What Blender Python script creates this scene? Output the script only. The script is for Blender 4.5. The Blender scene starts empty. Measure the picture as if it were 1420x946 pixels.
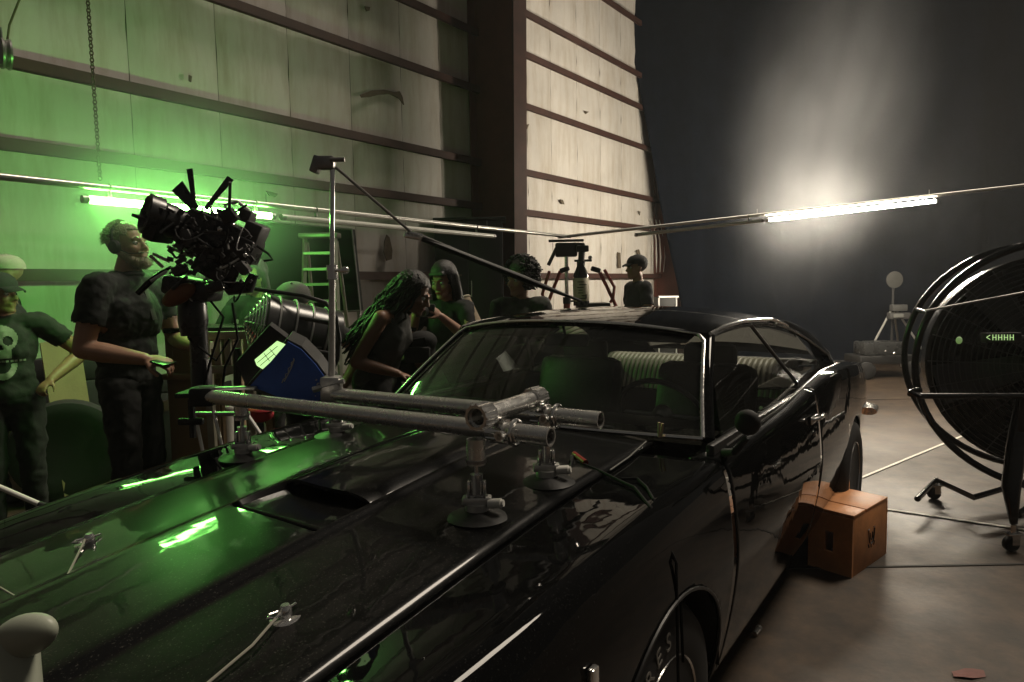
import bpy, bmesh, math, random
import numpy as np
from mathutils import Vector, Matrix
from mathutils.bvhtree import BVHTree
random.seed(7); np.random.seed(7)
S = bpy.context.scene
COL = S.collection
R = math.radians

# ------------------------------------------------------------------ camera
CAM_F, CAM_H, CAM_P, CAM_R = 919.0, 1.476, 0.0829, -0.0184
_c, _s = math.cos(CAM_P), math.sin(CAM_P); _cr, _sr = math.cos(CAM_R), math.sin(CAM_R)
_R0 = Vector((1, 0, 0)); _U0 = Vector((0, _s, _c)); VFW = Vector((0, _c, -_s))
VRT = _R0*_cr + _U0*_sr; VUP = _U0*_cr - _R0*_sr
EYE = Vector((0, 0, CAM_H))
cd = bpy.data.cameras.new('camera'); cam = bpy.data.objects.new('camera', cd); COL.objects.link(cam)
cam.matrix_world = Matrix(((VRT.x, VUP.x, -VFW.x, EYE.x), (VRT.y, VUP.y, -VFW.y, EYE.y), (VRT.z, VUP.z, -VFW.z, EYE.z), (0, 0, 0, 1)))
cd.sensor_width = 36; cd.lens = 36*CAM_F/1420; cd.clip_start = 0.02; cd.clip_end = 500
S.camera = cam

# ------------------------------------------------------------------ world, exposure
W = bpy.data.worlds.new('World'); S.world = W; W.use_nodes = True
bg = W.node_tree.nodes['Background']
bg.inputs[0].default_value = (1.0, 0.95, 0.88, 1); bg.inputs[1].default_value = 0.022     # the dim even light inside the closed hangar
sl = bpy.data.lights.new('sun', 'SUN'); sl.energy = 1.45; sl.angle = R(18); sl.color = (1.0, .87, .70)      # weak warm sun added as fill, high on the right, for unseen lamps
sun = bpy.data.objects.new('sun', sl); COL.objects.link(sun); sun.rotation_euler = Vector((.50, .30, 1.0)).to_track_quat('Z', 'Y').to_euler()
S.view_settings.view_transform = 'Standard'; S.view_settings.look = 'None'; S.view_settings.gamma = 1
S.view_settings.exposure = 0.62
S.render.engine = 'CYCLES'
S.cycles.use_denoising = True
try: S.cycles.denoiser = 'OPENIMAGEDENOISE'
except Exception: pass
S.cycles.max_bounces = 6; S.cycles.transparent_max_bounces = 12; S.cycles.volume_bounces = 0
S.cycles.sample_clamp_indirect = 4.0; S.cycles.caustics_reflective = False; S.cycles.caustics_refractive = False
WHITE_TUBE, GREEN_TUBE = 800.0, 64.0       # what the two lit tubes give off
HAZE = 0.0018

# ------------------------------------------------------------------ pixel -> place helpers
def ray(x, y): return VRT*((x-710)/CAM_F) - VUP*((y-473)/CAM_F) + VFW
def at(x, y, Y): r = ray(x, y); return EYE + r*(Y/r.y)
def onz(x, y, z): r = ray(x, y); return EYE + r*((z-CAM_H)/r.z)
CYAW = R(215.38); CC = Vector((-.33, 2.092, 0))
FWD = Vector((math.sin(CYAW), math.cos(CYAW), 0)); LFT = Vector((-FWD.y, FWD.x, 0))
def CW(F, L, U): return CC + FWD*F + LFT*L + Vector((0, 0, U))
def cu(x, y, U):
    p = onz(x, y, U) - CC; return (p.dot(FWD), p.dot(LFT), U)

# ------------------------------------------------------------------ materials
MATS = {}
def mat(name, col, rough=.6, metal=0.0, var=.0, scale=8.0, bump=0.0, bscale=60.0, coat=0.0, col2=None, spec=.5, rvar=0.0, alpha=None, sheen=0.0):
    if name in MATS: return MATS[name]
    m = bpy.data.materials.new(name); m.use_nodes = True
    nt = m.node_tree; b = nt.nodes['Principled BSDF']
    b.inputs['Base Color'].default_value = (*col, 1); b.inputs['Roughness'].default_value = rough
    b.inputs['Metallic'].default_value = metal; b.inputs['Specular IOR Level'].default_value = spec
    if coat: b.inputs['Coat Weight'].default_value = coat; b.inputs['Coat Roughness'].default_value = .04
    if sheen: b.inputs['Sheen Weight'].default_value = sheen
    tc = nt.nodes.new('ShaderNodeTexCoord')
    if var or col2 or rvar:
        n = nt.nodes.new('ShaderNodeTexNoise'); n.inputs['Scale'].default_value = scale; n.inputs['Detail'].default_value = 6; n.inputs['Roughness'].default_value = .65
        nt.links.new(tc.outputs['Object'], n.inputs['Vector'])
        mr = nt.nodes.new('ShaderNodeMapRange'); mr.inputs[1].default_value = .3; mr.inputs[2].default_value = .7
        nt.links.new(n.outputs['Fac'], mr.inputs[0])
        if var or col2:
            mx = nt.nodes.new('ShaderNodeMix'); mx.data_type = 'RGBA'
            c2 = col2 if col2 else tuple(c*(1-var) for c in col)
            mx.inputs[6].default_value = (*col, 1); mx.inputs[7].default_value = (*c2, 1)
            nt.links.new(mr.outputs[0], mx.inputs[0]); nt.links.new(mx.outputs[2], b.inputs['Base Color'])
        if rvar:
            m2 = nt.nodes.new('ShaderNodeMapRange'); m2.inputs[3].default_value = max(.02, rough-rvar); m2.inputs[4].default_value = min(1, rough+rvar)
            nt.links.new(mr.outputs[0], m2.inputs[0]); nt.links.new(m2.outputs[0], b.inputs['Roughness'])
    if bump:
        n2 = nt.nodes.new('ShaderNodeTexNoise'); n2.inputs['Scale'].default_value = bscale; n2.inputs['Detail'].default_value = 4
        nt.links.new(tc.outputs['Object'], n2.inputs['Vector'])
        bp = nt.nodes.new('ShaderNodeBump'); bp.inputs['Strength'].default_value = bump; bp.inputs['Distance'].default_value = .01
        nt.links.new(n2.outputs['Fac'], bp.inputs['Height']); nt.links.new(bp.outputs[0], b.inputs['Normal'])
    MATS[name] = m; return m
def emit(name, col, strength):
    if name in MATS: return MATS[name]
    m = bpy.data.materials.new(name); m.use_nodes = True; nt = m.node_tree
    b = nt.nodes['Principled BSDF']; b.inputs['Base Color'].default_value = (.8, .8, .8, 1)
    b.inputs['Emission Color'].default_value = (*col, 1); b.inputs['Emission Strength'].default_value = strength
    MATS[name] = m; return m
def glass(name, tint=(1, 1, 1), dust=0.0):
    m = bpy.data.materials.new(name); m.use_nodes = True; nt = m.node_tree
    out = nt.nodes['Material Output']; nt.nodes.remove(nt.nodes['Principled BSDF'])
    tr = nt.nodes.new('ShaderNodeBsdfTransparent'); tr.inputs[0].default_value = (*tint, 1)
    gl = nt.nodes.new('ShaderNodeBsdfGlossy'); gl.inputs['Roughness'].default_value = .015
    fr = nt.nodes.new('ShaderNodeFresnel'); fr.inputs[0].default_value = 1.5
    mx = nt.nodes.new('ShaderNodeMixShader'); nt.links.new(fr.outputs[0], mx.inputs[0]); nt.links.new(tr.outputs[0], mx.inputs[1]); nt.links.new(gl.outputs[0], mx.inputs[2])
    last = mx
    if dust:
        df = nt.nodes.new('ShaderNodeBsdfDiffuse'); df.inputs[0].default_value = (.5, .5, .45, 1)
        n = nt.nodes.new('ShaderNodeTexNoise'); n.inputs['Scale'].default_value = 4; n.inputs['Detail'].default_value = 8
        tc = nt.nodes.new('ShaderNodeTexCoord'); nt.links.new(tc.outputs['Object'], n.inputs['Vector'])
        mr = nt.nodes.new('ShaderNodeMapRange'); mr.inputs[1].default_value = .35; mr.inputs[2].default_value = .75; mr.inputs[3].default_value = dust*.3; mr.inputs[4].default_value = dust
        nt.links.new(n.outputs['Fac'], mr.inputs[0])
        m2 = nt.nodes.new('ShaderNodeMixShader'); nt.links.new(mr.outputs[0], m2.inputs[0]); nt.links.new(mx.outputs[0], m2.inputs[1]); nt.links.new(df.outputs[0], m2.inputs[2]); last = m2
    nt.links.new(last.outputs[0], out.inputs['Surface'])
    MATS[name] = m; return m

# ------------------------------------------------------------------ mesh builder
def basis(d):
    d = Vector(d).normalized(); a = Vector((0, 0, 1)) if abs(d.z) < .9 else Vector((1, 0, 0))
    u = d.cross(a).normalized(); return u, d.cross(u).normalized(), d
class MB:
    def __init__(self): self.v = []; self.f = []
    def add(self, vs, fs):
        o = len(self.v); self.v += [tuple(p) for p in vs]; self.f += [tuple(i+o for i in q) for q in fs]; return self
    def box(self, c, size, rot=None, bev=0.0):
        bm = bmesh.new(); bmesh.ops.create_cube(bm, size=1)
        for v in bm.verts: v.co = Vector((v.co.x*size[0], v.co.y*size[1], v.co.z*size[2]))
        if bev: bmesh.ops.bevel(bm, geom=list(bm.edges), offset=bev, segments=2, affect='EDGES', profile=.5)
        M = rot if rot is not None else Matrix.Identity(3)
        bm.verts.index_update()
        self.add([M @ v.co + Vector(c) for v in bm.verts], [[v.index for v in f.verts] for f in bm.faces]); bm.free(); return self
    def tube(self, p0, p1, r, seg=12, r2=None, caps=True):
        p0, p1 = Vector(p0), Vector(p1); u, w, d = basis(p1-p0); r2 = r if r2 is None else r2
        vs = []
        for p, q in ((p0, r), (p1, r2)):
            vs += [p + u*(q*math.cos(2*math.pi*k/seg)) + w*(q*math.sin(2*math.pi*k/seg)) for k in range(seg)]
        fs = [(k, (k+1) % seg, seg+(k+1) % seg, seg+k) for k in range(seg)]
        if caps: fs += [tuple(range(seg-1, -1, -1)), tuple(range(seg, 2*seg))]
        return self.add(vs, fs)
    def pipe(self, p0, p1, r, wall=.004, seg=24):      # open-ended hollow tube
        p0, p1 = Vector(p0), Vector(p1); u, w, d = basis(p1-p0); vs = []
        for p, q in ((p0, r-wall), (p0, r), (p1, r), (p1, r-wall)):
            vs += [p + u*(q*math.cos(2*math.pi*k/seg)) + w*(q*math.sin(2*math.pi*k/seg)) for k in range(seg)]
        fs = []
        for a in range(4):
            b = (a+1) % 4
            fs += [(a*seg+k, a*seg+(k+1) % seg, b*seg+(k+1) % seg, b*seg+k) for k in range(seg)]
        return self.add(vs, fs)
    def path(self, pts, r, seg=8, closed=False, caps=True, flat=1.0):
        pts = [Vector(p) for p in pts]; n = len(pts); vs = []; rr = r if isinstance(r, (list, tuple)) else [r]*n
        up = None
        for i, p in enumerate(pts):
            a = pts[(i-1) % n] if (closed or i > 0) else p; b = pts[(i+1) % n] if (closed or i < n-1) else p
            d = (b-a); d = d.normalized() if d.length > 1e-9 else Vector((0, 0, 1))
            if up is None: u, w, _ = basis(d)
            else:
                u = (up - d*up.dot(d)); u = u.normalized() if u.length > 1e-6 else basis(d)[0]; w = d.cross(u)
            up = u
            vs += [p + u*(rr[i]*math.cos(2*math.pi*k/seg)) + w*(rr[i]*flat*math.sin(2*math.pi*k/seg)) for k in range(seg)]
        fs = []
        for i in range(n if closed else n-1):
            j = (i+1) % n
            fs += [(i*seg+k, i*seg+(k+1) % seg, j*seg+(k+1) % seg, j*seg+k) for k in range(seg)]
        if caps and not closed: fs += [tuple(range(seg-1, -1, -1)), tuple(range((n-1)*seg, n*seg))]
        return self.add(vs, fs)
    def ring(self, c, axis, rad, r, seg=40, cs=8, a0=0, a1=None):
        u, w, d = basis(axis); c = Vector(c)
        if a1 is None:
            return self.path([c + u*(rad*math.cos(2*math.pi*k/seg)) + w*(rad*math.sin(2*math.pi*k/seg)) for k in range(seg)], r, cs, closed=True)
        return self.path([c + u*(rad*math.cos(a0+(a1-a0)*k/seg)) + w*(rad*math.sin(a0+(a1-a0)*k/seg)) for k in range(seg+1)], r, cs)
    def lathe(self, c, axis, prof, seg=32):             # prof: (radius, along)
        u, w, d = basis(axis); c = Vector(c); vs = []
        for q, h in prof: vs += [c + d*h + u*(q*math.cos(2*math.pi*k/seg)) + w*(q*math.sin(2*math.pi*k/seg)) for k in range(seg)]
        fs = []
        for i in range(len(prof)-1): fs += [(i*seg+k, i*seg+(k+1) % seg, (i+1)*seg+(k+1) % seg, (i+1)*seg+k) for k in range(seg)]
        if prof[0][0] > 1e-5: fs.append(tuple(range(seg-1, -1, -1)))
        if prof[-1][0] > 1e-5: fs.append(tuple(range((len(prof)-1)*seg, len(prof)*seg)))
        return self.add(vs, fs)
    def ball(self, c, r, M=None, seg=16, rings=10):
        rx, ry, rz = r if isinstance(r, (tuple, list)) else (r, r, r); c = Vector(c); M = M or Matrix.Identity(3); vs = [c + M @ Vector((0, 0, rz))]
        for i in range(1, rings):
            t = math.pi*i/rings
            vs += [c + M @ Vector((rx*math.sin(t)*math.cos(2*math.pi*k/seg), ry*math.sin(t)*math.sin(2*math.pi*k/seg), rz*math.cos(t))) for k in range(seg)]
        vs.append(c + M @ Vector((0, 0, -rz))); fs = []
        for k in range(seg): fs.append((0, 1+k, 1+(k+1) % seg))
        for i in range(rings-2): fs += [(1+i*seg+k, 1+(i+1)*seg+k, 1+(i+1)*seg+(k+1) % seg, 1+i*seg+(k+1) % seg) for k in range(seg)]
        L = len(vs)-1; o = 1+(rings-2)*seg
        for k in range(seg): fs.append((o+k, L, o+(k+1) % seg))
        return self.add(vs, fs)
    def cone(self, a, b, ra, rb, seg=14):               # rounded tapered limb
        a, b = Vector(a), Vector(b); self.tube(a, b, ra, seg, rb); self.ball(a, ra, seg=seg, rings=8); return self.ball(b, rb, seg=seg, rings=8)
    def grid(self, P, thick=None):                       # P[i][j] points
        n, m = len(P), len(P[0]); vs = [p for row in P for p in row]
        return self.add(vs, [(i*m+j, (i+1)*m+j, (i+1)*m+j+1, i*m+j+1) for i in range(n-1) for j in range(m-1)])
    def sheet(self, P, off):                             # a grid with thickness: off(point) -> shifted point
        n, m = len(P), len(P[0]); vs = [Vector(p) for row in P for p in row]; N = n*m
        vs2 = [off(p) for p in vs]; fs = []
        for i in range(n-1):
            for j in range(m-1):
                q = (i*m+j, (i+1)*m+j, (i+1)*m+j+1, i*m+j+1); fs.append(q); fs.append(tuple(N+k for k in reversed(q)))
        rim = [j for j in range(m)] + [i*m+m-1 for i in range(1, n)] + [(n-1)*m+j for j in range(m-2, -1, -1)] + [i*m for i in range(n-2, 0, -1)]
        for a, b in zip(rim, rim[1:]+rim[:1]): fs.append((a, b, N+b, N+a))
        return self.add(vs+vs2, fs)
    def prism(self, poly, d):                            # closed polygon (3-D points) pushed along d
        n = len(poly); vs = [Vector(p) for p in poly]; d = Vector(d)
        return self.add(vs+[p+d for p in vs], [tuple(range(n)), tuple(range(2*n-1, n-1, -1))]+[(k, n+k, n+(k+1) % n, (k+1) % n) for k in range(n)])
    def build(self, name, m, parent=None, off=None, smooth=40, xf=None, fix=True):
        me = bpy.data.meshes.new(name)
        vs = self.v
        if xf is not None: vs = [tuple(xf @ Vector(p)) for p in vs]
        if off is not None: vs = [(p[0]-off[0], p[1]-off[1], p[2]-off[2]) for p in vs]
        me.from_pydata(vs, [], self.f); me.update()
        if fix:
            bm = bmesh.new(); bm.from_mesh(me); bmesh.ops.recalc_face_normals(bm, faces=list(bm.faces)); bm.to_mesh(me); bm.free()
        o = bpy.data.objects.new(name, me); COL.objects.link(o)
        if m is not None: me.materials.append(m)
        if smooth:
            me.shade_smooth(); me.set_sharp_from_angle(angle=R(smooth))
        if parent is not None: o.parent = parent
        return o
def tag(o, label=None, cat=None, group=None, kind=None):
    if label: o['label'] = label
    if cat: o['category'] = cat
    if group: o['group'] = group
    if kind: o['kind'] = kind
    return o
class T:
    """a thing: an Empty at its base; parts are given in world space (or in the thing's own space when local)"""
    def __init__(s, name, label, cat, loc=(0, 0, 0), rz=0.0, group=None, local=False):
        s.e = bpy.data.objects.new(name, None); COL.objects.link(s.e); s.e.location = loc; s.e.rotation_euler = (0, 0, rz); s.e.empty_display_size = .1
        tag(s.e, label, cat, group); s.local = local; s.inv = (Matrix.Translation(Vector(loc)) @ Matrix.Rotation(rz, 4, 'Z')).inverted()
    def part(s, name, mb, m, parent=None, smooth=40, fix=True):
        return mb.build(name, m, parent or s.e, xf=None if s.local else s.inv, smooth=smooth, fix=fix)
def copy_tree(o, parent=None):
    c = o.copy(); COL.objects.link(c)
    if parent is not None: c.parent = parent
    for ch in o.children: copy_tree(ch, c)
    return c
def lerp(a, b, t): return a+(b-a)*t
def P2(pts, x):
    return float(np.interp(x, [p[0] for p in pts], [p[1] for p in pts]))
def smoothtab(pts, sig=.12):
    xs = np.linspace(pts[0][0]-.6, pts[-1][0]+.6, 600); ys = np.interp(xs, [p[0] for p in pts], [p[1] for p in pts])
    # extend ends linearly
    lo = xs < pts[0][0]; hi = xs > pts[-1][0]
    ys[lo] = pts[0][1] + (xs[lo]-pts[0][0])*(pts[1][1]-pts[0][1])/(pts[1][0]-pts[0][0])
    ys[hi] = pts[-1][1] + (xs[hi]-pts[-1][0])*(pts[-1][1]-pts[-2][1])/(pts[-1][0]-pts[-2][0])
    dx = xs[1]-xs[0]; k = np.exp(-.5*((np.arange(-60, 61)*dx)/sig)**2); k /= k.sum()
    ys = np.convolve(np.pad(ys, 60, mode='reflect', reflect_type='odd'), k, mode='valid')
    return lambda x: float(np.interp(x, xs, ys))

M_black = mat('matte_black', (.012, .012, .012), .55)
M_blackgloss = mat('gloss_black_enamel', (.008, .008, .008), .18, rvar=.08, scale=20)
M_chrome = mat('chrome', (.80, .79, .77), .16, .9, rvar=.08, scale=30)
M_alu = mat('worn_aluminium', (.66, .65, .62), .36, .75, var=.25, rvar=.1, scale=25)
M_steel = mat('dull_steel', (.35, .34, .33), .38, .8, var=.3, rvar=.12, scale=20)
M_rubber = mat('rubber', (.015, .015, .015), .75)
M_cable = mat('black_cable', (.008, .008, .008), .7, spec=.2)
M_wood = mat('pine_wood', (.36, .25, .14), .65, var=.4, scale=5, bump=.15, bscale=40)
M_white = mat('white_plastic', (.7, .69, .64), .45)
M_red = mat('red_paint', (.28, .03, .02), .45, var=.3)
# ================================================================== THE HANGAR
WA = math.atan((1405-710)/CAM_F); TW = Vector((math.sin(WA), math.cos(WA), 0)); NW = Vector((math.cos(WA), -math.sin(WA), 0))
WP = at(650, 283, 9.0); WP.z = 0
def wl(t, z, n=0.0): return WP + TW*t + NW*n + Vector((0, 0, z))
def wpix(x, y, n=0.0):                                   # the wall point seen at a pixel
    r = ray(x, y); k = ((WP + NW*n - EYE).dot(NW))/r.dot(NW); p = EYE + r*k; d = p-WP; return d.dot(TW), p.z
WROT = Matrix((TW, NW, Vector((0, 0, 1)))).transposed()

# floor: one sheet with concrete slabs' joints laid as thin strips
def floor_mat():
    m = mat('stained_concrete', (.078, .047, .025), .6, col2=(.028, .018, .010), scale=.9, bump=.12, bscale=35, rvar=.14)
    nt = m.node_tree; b = nt.nodes['Principled BSDF']; tc = nt.nodes.new('ShaderNodeTexCoord')
    n = nt.nodes.new('ShaderNodeTexNoise'); n.inputs['Scale'].default_value = 6; n.inputs['Detail'].default_value = 10; n.inputs['Roughness'].default_value = .75
    nt.links.new(tc.outputs['Object'], n.inputs['Vector'])
    mr = nt.nodes.new('ShaderNodeMapRange'); mr.inputs[1].default_value = .32; mr.inputs[2].default_value = .72; mr.inputs[3].default_value = .35; mr.inputs[4].default_value = 1.55
    nt.links.new(n.outputs['Fac'], mr.inputs[0])
    src = b.inputs['Base Color'].links[0].from_socket
    mx = nt.nodes.new('ShaderNodeMix'); mx.data_type = 'RGBA'; mx.blend_type = 'MULTIPLY'; mx.inputs[0].default_value = 1
    nt.links.new(src, mx.inputs[6]); nt.links.new(mr.outputs[0], mx.inputs[7]); nt.links.new(mx.outputs[2], b.inputs['Base Color'])
    vo = nt.nodes.new('ShaderNodeTexVoronoi'); vo.feature = 'DISTANCE_TO_EDGE'; vo.inputs['Scale'].default_value = .55
    wn = nt.nodes.new('ShaderNodeTexNoise'); wn.inputs['Scale'].default_value = 2.5; wn.inputs['Detail'].default_value = 6; nt.links.new(tc.outputs['Object'], wn.inputs['Vector'])
    av = nt.nodes.new('ShaderNodeMix'); av.data_type = 'VECTOR'; av.inputs[0].default_value = .35; nt.links.new(tc.outputs['Object'], av.inputs[4]); nt.links.new(wn.outputs['Color'], av.inputs[5]); nt.links.new(av.outputs[1], vo.inputs['Vector'])
    cr_ = nt.nodes.new('ShaderNodeMapRange'); cr_.inputs[1].default_value = 0; cr_.inputs[2].default_value = .006; cr_.inputs[3].default_value = .35; cr_.inputs[4].default_value = 1; nt.links.new(vo.outputs['Distance'], cr_.inputs[0])
    st_ = nt.nodes.new('ShaderNodeTexNoise'); st_.inputs['Scale'].default_value = 1.7; st_.inputs['Detail'].default_value = 5; st_.inputs['Distortion'].default_value = .6; nt.links.new(tc.outputs['Object'], st_.inputs['Vector'])
    s2 = nt.nodes.new('ShaderNodeMapRange'); s2.inputs[1].default_value = .56; s2.inputs[2].default_value = .64; s2.inputs[3].default_value = 1; s2.inputs[4].default_value = .6; nt.links.new(st_.outputs['Fac'], s2.inputs[0])
    mm = nt.nodes.new('ShaderNodeMath'); mm.operation = 'MULTIPLY'; nt.links.new(cr_.outputs[0], mm.inputs[0]); nt.links.new(s2.outputs[0], mm.inputs[1])
    m4 = nt.nodes.new('ShaderNodeMix'); m4.data_type = 'RGBA'; m4.blend_type = 'MULTIPLY'; m4.inputs[0].default_value = 1; nt.links.new(mx.outputs[2], m4.inputs[6]); nt.links.new(mm.outputs[0], m4.inputs[7]); nt.links.new(m4.outputs[2], b.inputs['Base Color'])
    return m
M_floor = floor_mat()
fl = MB().add([(-60, -40, 0), (60, -40, 0), (60, 60, 0), (-60, 60, 0)], [(0, 1, 2, 3)]).build('floor', M_floor, smooth=0); tag(fl, kind='structure')
M_joint = mat('joint_filler', (.02, .017, .014), .8)
j = MB()
for off in (8.05, 12.8, 3.3):
    j.box((4, off, .002), (40, .018, .004))
jo = j.build('floor_joint', M_joint, fl, smooth=0); jo['kind'] = 'stuff'

# wall
wall = T('hangar_wall', 'long pale hangar wall of vinyl faced insulation panels between dark girts', 'wall', wl(0, 0))
GZ = [0.55, 1.66, 2.585, 3.165, 4.11, 4.84, 5.42, 6.37, 7.4]
def panel_mat():
    m = mat('dusty_white_vinyl', (.63, .60, .55), .5, var=.2, scale=1.1, bump=.25, bscale=3.0)
    nt = m.node_tree; b = nt.nodes['Principled BSDF']; tc = nt.nodes.new('ShaderNodeTexCoord')
    mp = nt.nodes.new('ShaderNodeMapping'); mp.inputs['Scale'].default_value = (5, 5, .7); nt.links.new(tc.outputs['Object'], mp.inputs[0])
    n = nt.nodes.new('ShaderNodeTexNoise'); n.inputs['Scale'].default_value = 1.6; n.inputs['Detail'].default_value = 9; n.inputs['Roughness'].default_value = .7
    nt.links.new(mp.outputs[0], n.inputs['Vector'])
    mr = nt.nodes.new('ShaderNodeMapRange'); mr.inputs[1].default_value = .45; mr.inputs[2].default_value = .8; mr.inputs[3].default_value = 0; mr.inputs[4].default_value = .9
    nt.links.new(n.outputs['Fac'], mr.inputs[0])
    src = b.inputs['Base Color'].links[0].from_socket
    mx = nt.nodes.new('ShaderNodeMix'); mx.data_type = 'RGBA'; mx.inputs[7].default_value = (.38, .32, .24, 1)
    nt.links.new(mr.outputs[0], mx.inputs[0]); nt.links.new(src, mx.inputs[6]); nt.links.new(mx.outputs[2], b.inputs['Base Color'])
    return m
M_panel = panel_mat()
M_girt = mat('oxide_red_steel', (.058, .023, .016), .65, var=.45, scale=4)
tl = [wpix(x, y)[0] for x, y in ((176, 60), (301, 100), (402, 150), (487, 160), (557, 160), (610, 160))]
tr = [wpix(x, 180)[0] for x in (731, 764, 800, 832, 861)]
SEAM = sorted([-8.2, -7.3, -6.4, -5.6]+tl+[0.33]+tr+[5.95])
for i in range(len(GZ)):
    z0 = 0.02 if i == 0 else GZ[i-1]; z1 = GZ[i]
    for t0, t1 in zip(SEAM, SEAM[1:]):
        bulge = random.uniform(.012, .035); ph = random.uniform(0, 6); n, k = 7, 6
        g = [[wl(lerp(t0+.003, t1-.003, a/(k-1)), lerp(z0, z1, b/(n-1)), .004+bulge*(math.sin(math.pi*a/(k-1))**.6)*(.25+.75*math.sin(math.pi*b/(n-1))**.7) + .006*math.sin(3*a+ph)*math.sin(2*b+ph)) for b in range(n)] for a in range(k)]
        wall.part('panel', MB().grid(g), M_panel, smooth=60)
back = MB().box(wl(-1.1, 3.7, -.06), (14.2, .1, 7.5), WROT)
wall.part('backing_sheet', back, mat('dark_seam', (.16, .14, .11), .9), smooth=0)
for z in GZ:
    for t0, t1 in ((-8.2, .12), (.42, 5.95)):
        g = MB().box(wl((t0+t1)/2, z, .085), (t1-t0, .10, .010), WROT).box(wl((t0+t1)/2, z-.040, .135), (t1-t0, .010, .09), WROT).box(wl((t0+t1)/2, z-.08, .120), (t1-t0, .04, .010), WROT)
        wall.part('girt', g, M_girt, smooth=0)
# torn places in the facing
M_torn = mat('torn_edge', (.13, .10, .065), .9, var=.5, scale=30)
def torn(pts, y0=0):
    q = [wpix(x, y) for x, y in pts]
    wall.part('torn_patch', MB().prism([wl(t, z, .055) for t, z in q], NW*.012), M_torn, smooth=0)
torn([(494, 133), (510, 127), (527, 126), (541, 129), (549, 128), (553, 136), (555, 147), (548, 138), (535, 132), (520, 133), (508, 136), (496, 137)])
torn([(531, 326), (535, 330), (539, 348), (538, 360), (531, 362), (527, 350), (528, 336)])
torn([(364, 266), (372, 267), (380, 270), (377, 274), (368, 272)])
torn([(500, 11), (508, 12), (507, 17), (503, 18)]); torn([(772, 277), (776, 278), (778, 284), (774, 283)]); torn([(724, 174), (729, 173), (726, 180)])
torn([(806, 155), (812, 156), (808, 159)]); torn([(257, 106), (261, 108), (260, 116), (257, 114)])
torn([(852, 350), (856, 351), (857, 372), (853, 372)]); torn([(878, 347), (882, 346), (884, 353), (880, 354)]); torn([(881, 293), (884, 294), (883, 299)])
# loose pale plastic hanging by the end of the wall
lp = MB()
for k in range(4):
    t, z = wpix(893+k*5, 340); lp.path([wl(t, z+.5, .1), wl(t+.05, z+.1, .16), wl(t-.05+.03*k, z-.25, .2), wl(t, z-.55, .19)], [.02, .04, .05, .02], 6, flat=.25)
wall.part('loose_plastic', lp, mat('pale_plastic_film', (.75, .72, .68), .35))

# tapered steel frames standing against the wall
M_frame = mat('dark_red_primer', (.13, .036, .022), .65, var=.4, scale=3)
def frame(t, label, web=(.695, .80)):
    c = T('steel_column', label, 'column', wl(t, 0), group='steel columns of the hangar')
    w0, w1 = web[0], web[1]+.03; H = 8.4
    c.part('web', MB().prism([wl(t, 0, .0), wl(t, 0, w0), wl(t, H, w1), wl(t, H, .0)], TW*.014), M_frame, smooth=0)
    c.part('flange', MB().prism([wl(t-.13, 0, w0), wl(t+.145, 0, w0), wl(t+.145, H, w1), wl(t-.13, H, w1)], NW*.02), M_girt, smooth=0)
    c.part('flange', MB().box(wl(t+.007, H/2, .045), (.27, .02, H), WROT), M_frame, smooth=0)
    c.part('base_plate', MB().box(wl(t, .012, .38), (.34, .9, .024), WROT), M_steel, smooth=0)
frame(.14, 'tall tapered dark red steel column in the middle of the wall')
frame(5.8, 'dark steel column at the right end of the pale wall, half behind the black drape', (.55, .62))

# black drape hung across the far end
M_drape = mat('black_duvetyne', (.005, .0075, .0125), .95, var=.35, scale=3, bump=.3, bscale=20, spec=0.0)
dr = T('black_drape', 'huge black cloth drape hung across the far end of the hangar', 'drape', (6, 11.3, 0))
g = []
DLO, DHI = at(943, 430, 12.9), at(863, 0, 12.9)
def dy_(x): return 12.9 - min(1.45, .36*max(0, x-3.2))
NZ = 14
for i in range(90):
    row = []
    for k in range(NZ):
        z = 9.5*k/(NZ-1)
        y0 = 430-(z-1.1)*0
        # slanted free edge: leans in towards the wall as it rises
        xe = lerp(DLO.x, DHI.x, (z-DLO.z)/(DHI.z-DLO.z))
        u = i/89; x = lerp(xe, 16.0, u**1.25)
        row.append(Vector((x, dy_(x)+.05*math.sin(x*7+.4*math.sin(z))+.03*math.sin(x*17+z*.6)+.1*math.sin(x*1.3), z+.005)))
    g.append(row)
dr.part('cloth', MB().sheet(g, lambda p: p+Vector((0, .006, 0))), M_drape, smooth=80)
dr.part('hem_chain', MB().path([(lerp(3.5, 16, k/40), dy_(lerp(3.5, 16, k/40))-.03+.05*math.sin(lerp(3.5, 16, k/40)*7), .02) for k in range(41)], .012, 6), M_black)

# haze
# ================================================================== lines taped / strung on the floor
M_line = mat('white_tape', (.72, .68, .6), .6, var=.15, scale=20)
def strip(name, a, b, w, label):
    a, b = Vector(a), Vector(b); d = (b-a).normalized(); s = Vector((-d.y, d.x, 0))*w/2; z = Vector((0, 0, .004))
    o = MB().prism([a+s+z, b+s+z, b-s+z, a-s+z], Vector((0, 0, .003))).build(name, M_line, smooth=0); tag(o, label, 'tape', 'white tape lines on the floor'); return o
strip('floor_tape', onz(1176, 671, 0), onz(1352, 598, 0), .022, 'white tape line on the floor running from the rear wheel to the big fan')
strip('floor_tape', onz(1200, 703, 0), onz(1425, 736, 0), .026, 'white tape line on the floor running right from the wooden box')
lf_ = MB(); c0 = onz(1340, 936, 0)
lf_.grid([[c0+Vector((.03*(a-2)+.004*b, .016*(b-2)*(1-.22*abs(a-2)), .006+.003*math.sin(a*1.3+b))) for b in range(5)] for a in range(5)])
tag(lf_.build('dry_leaf', mat('red_brown_leaf', (.16, .03, .015), .6, var=.3, scale=50)), 'small red brown leaf on the concrete at the bottom right', 'leaf')
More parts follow.
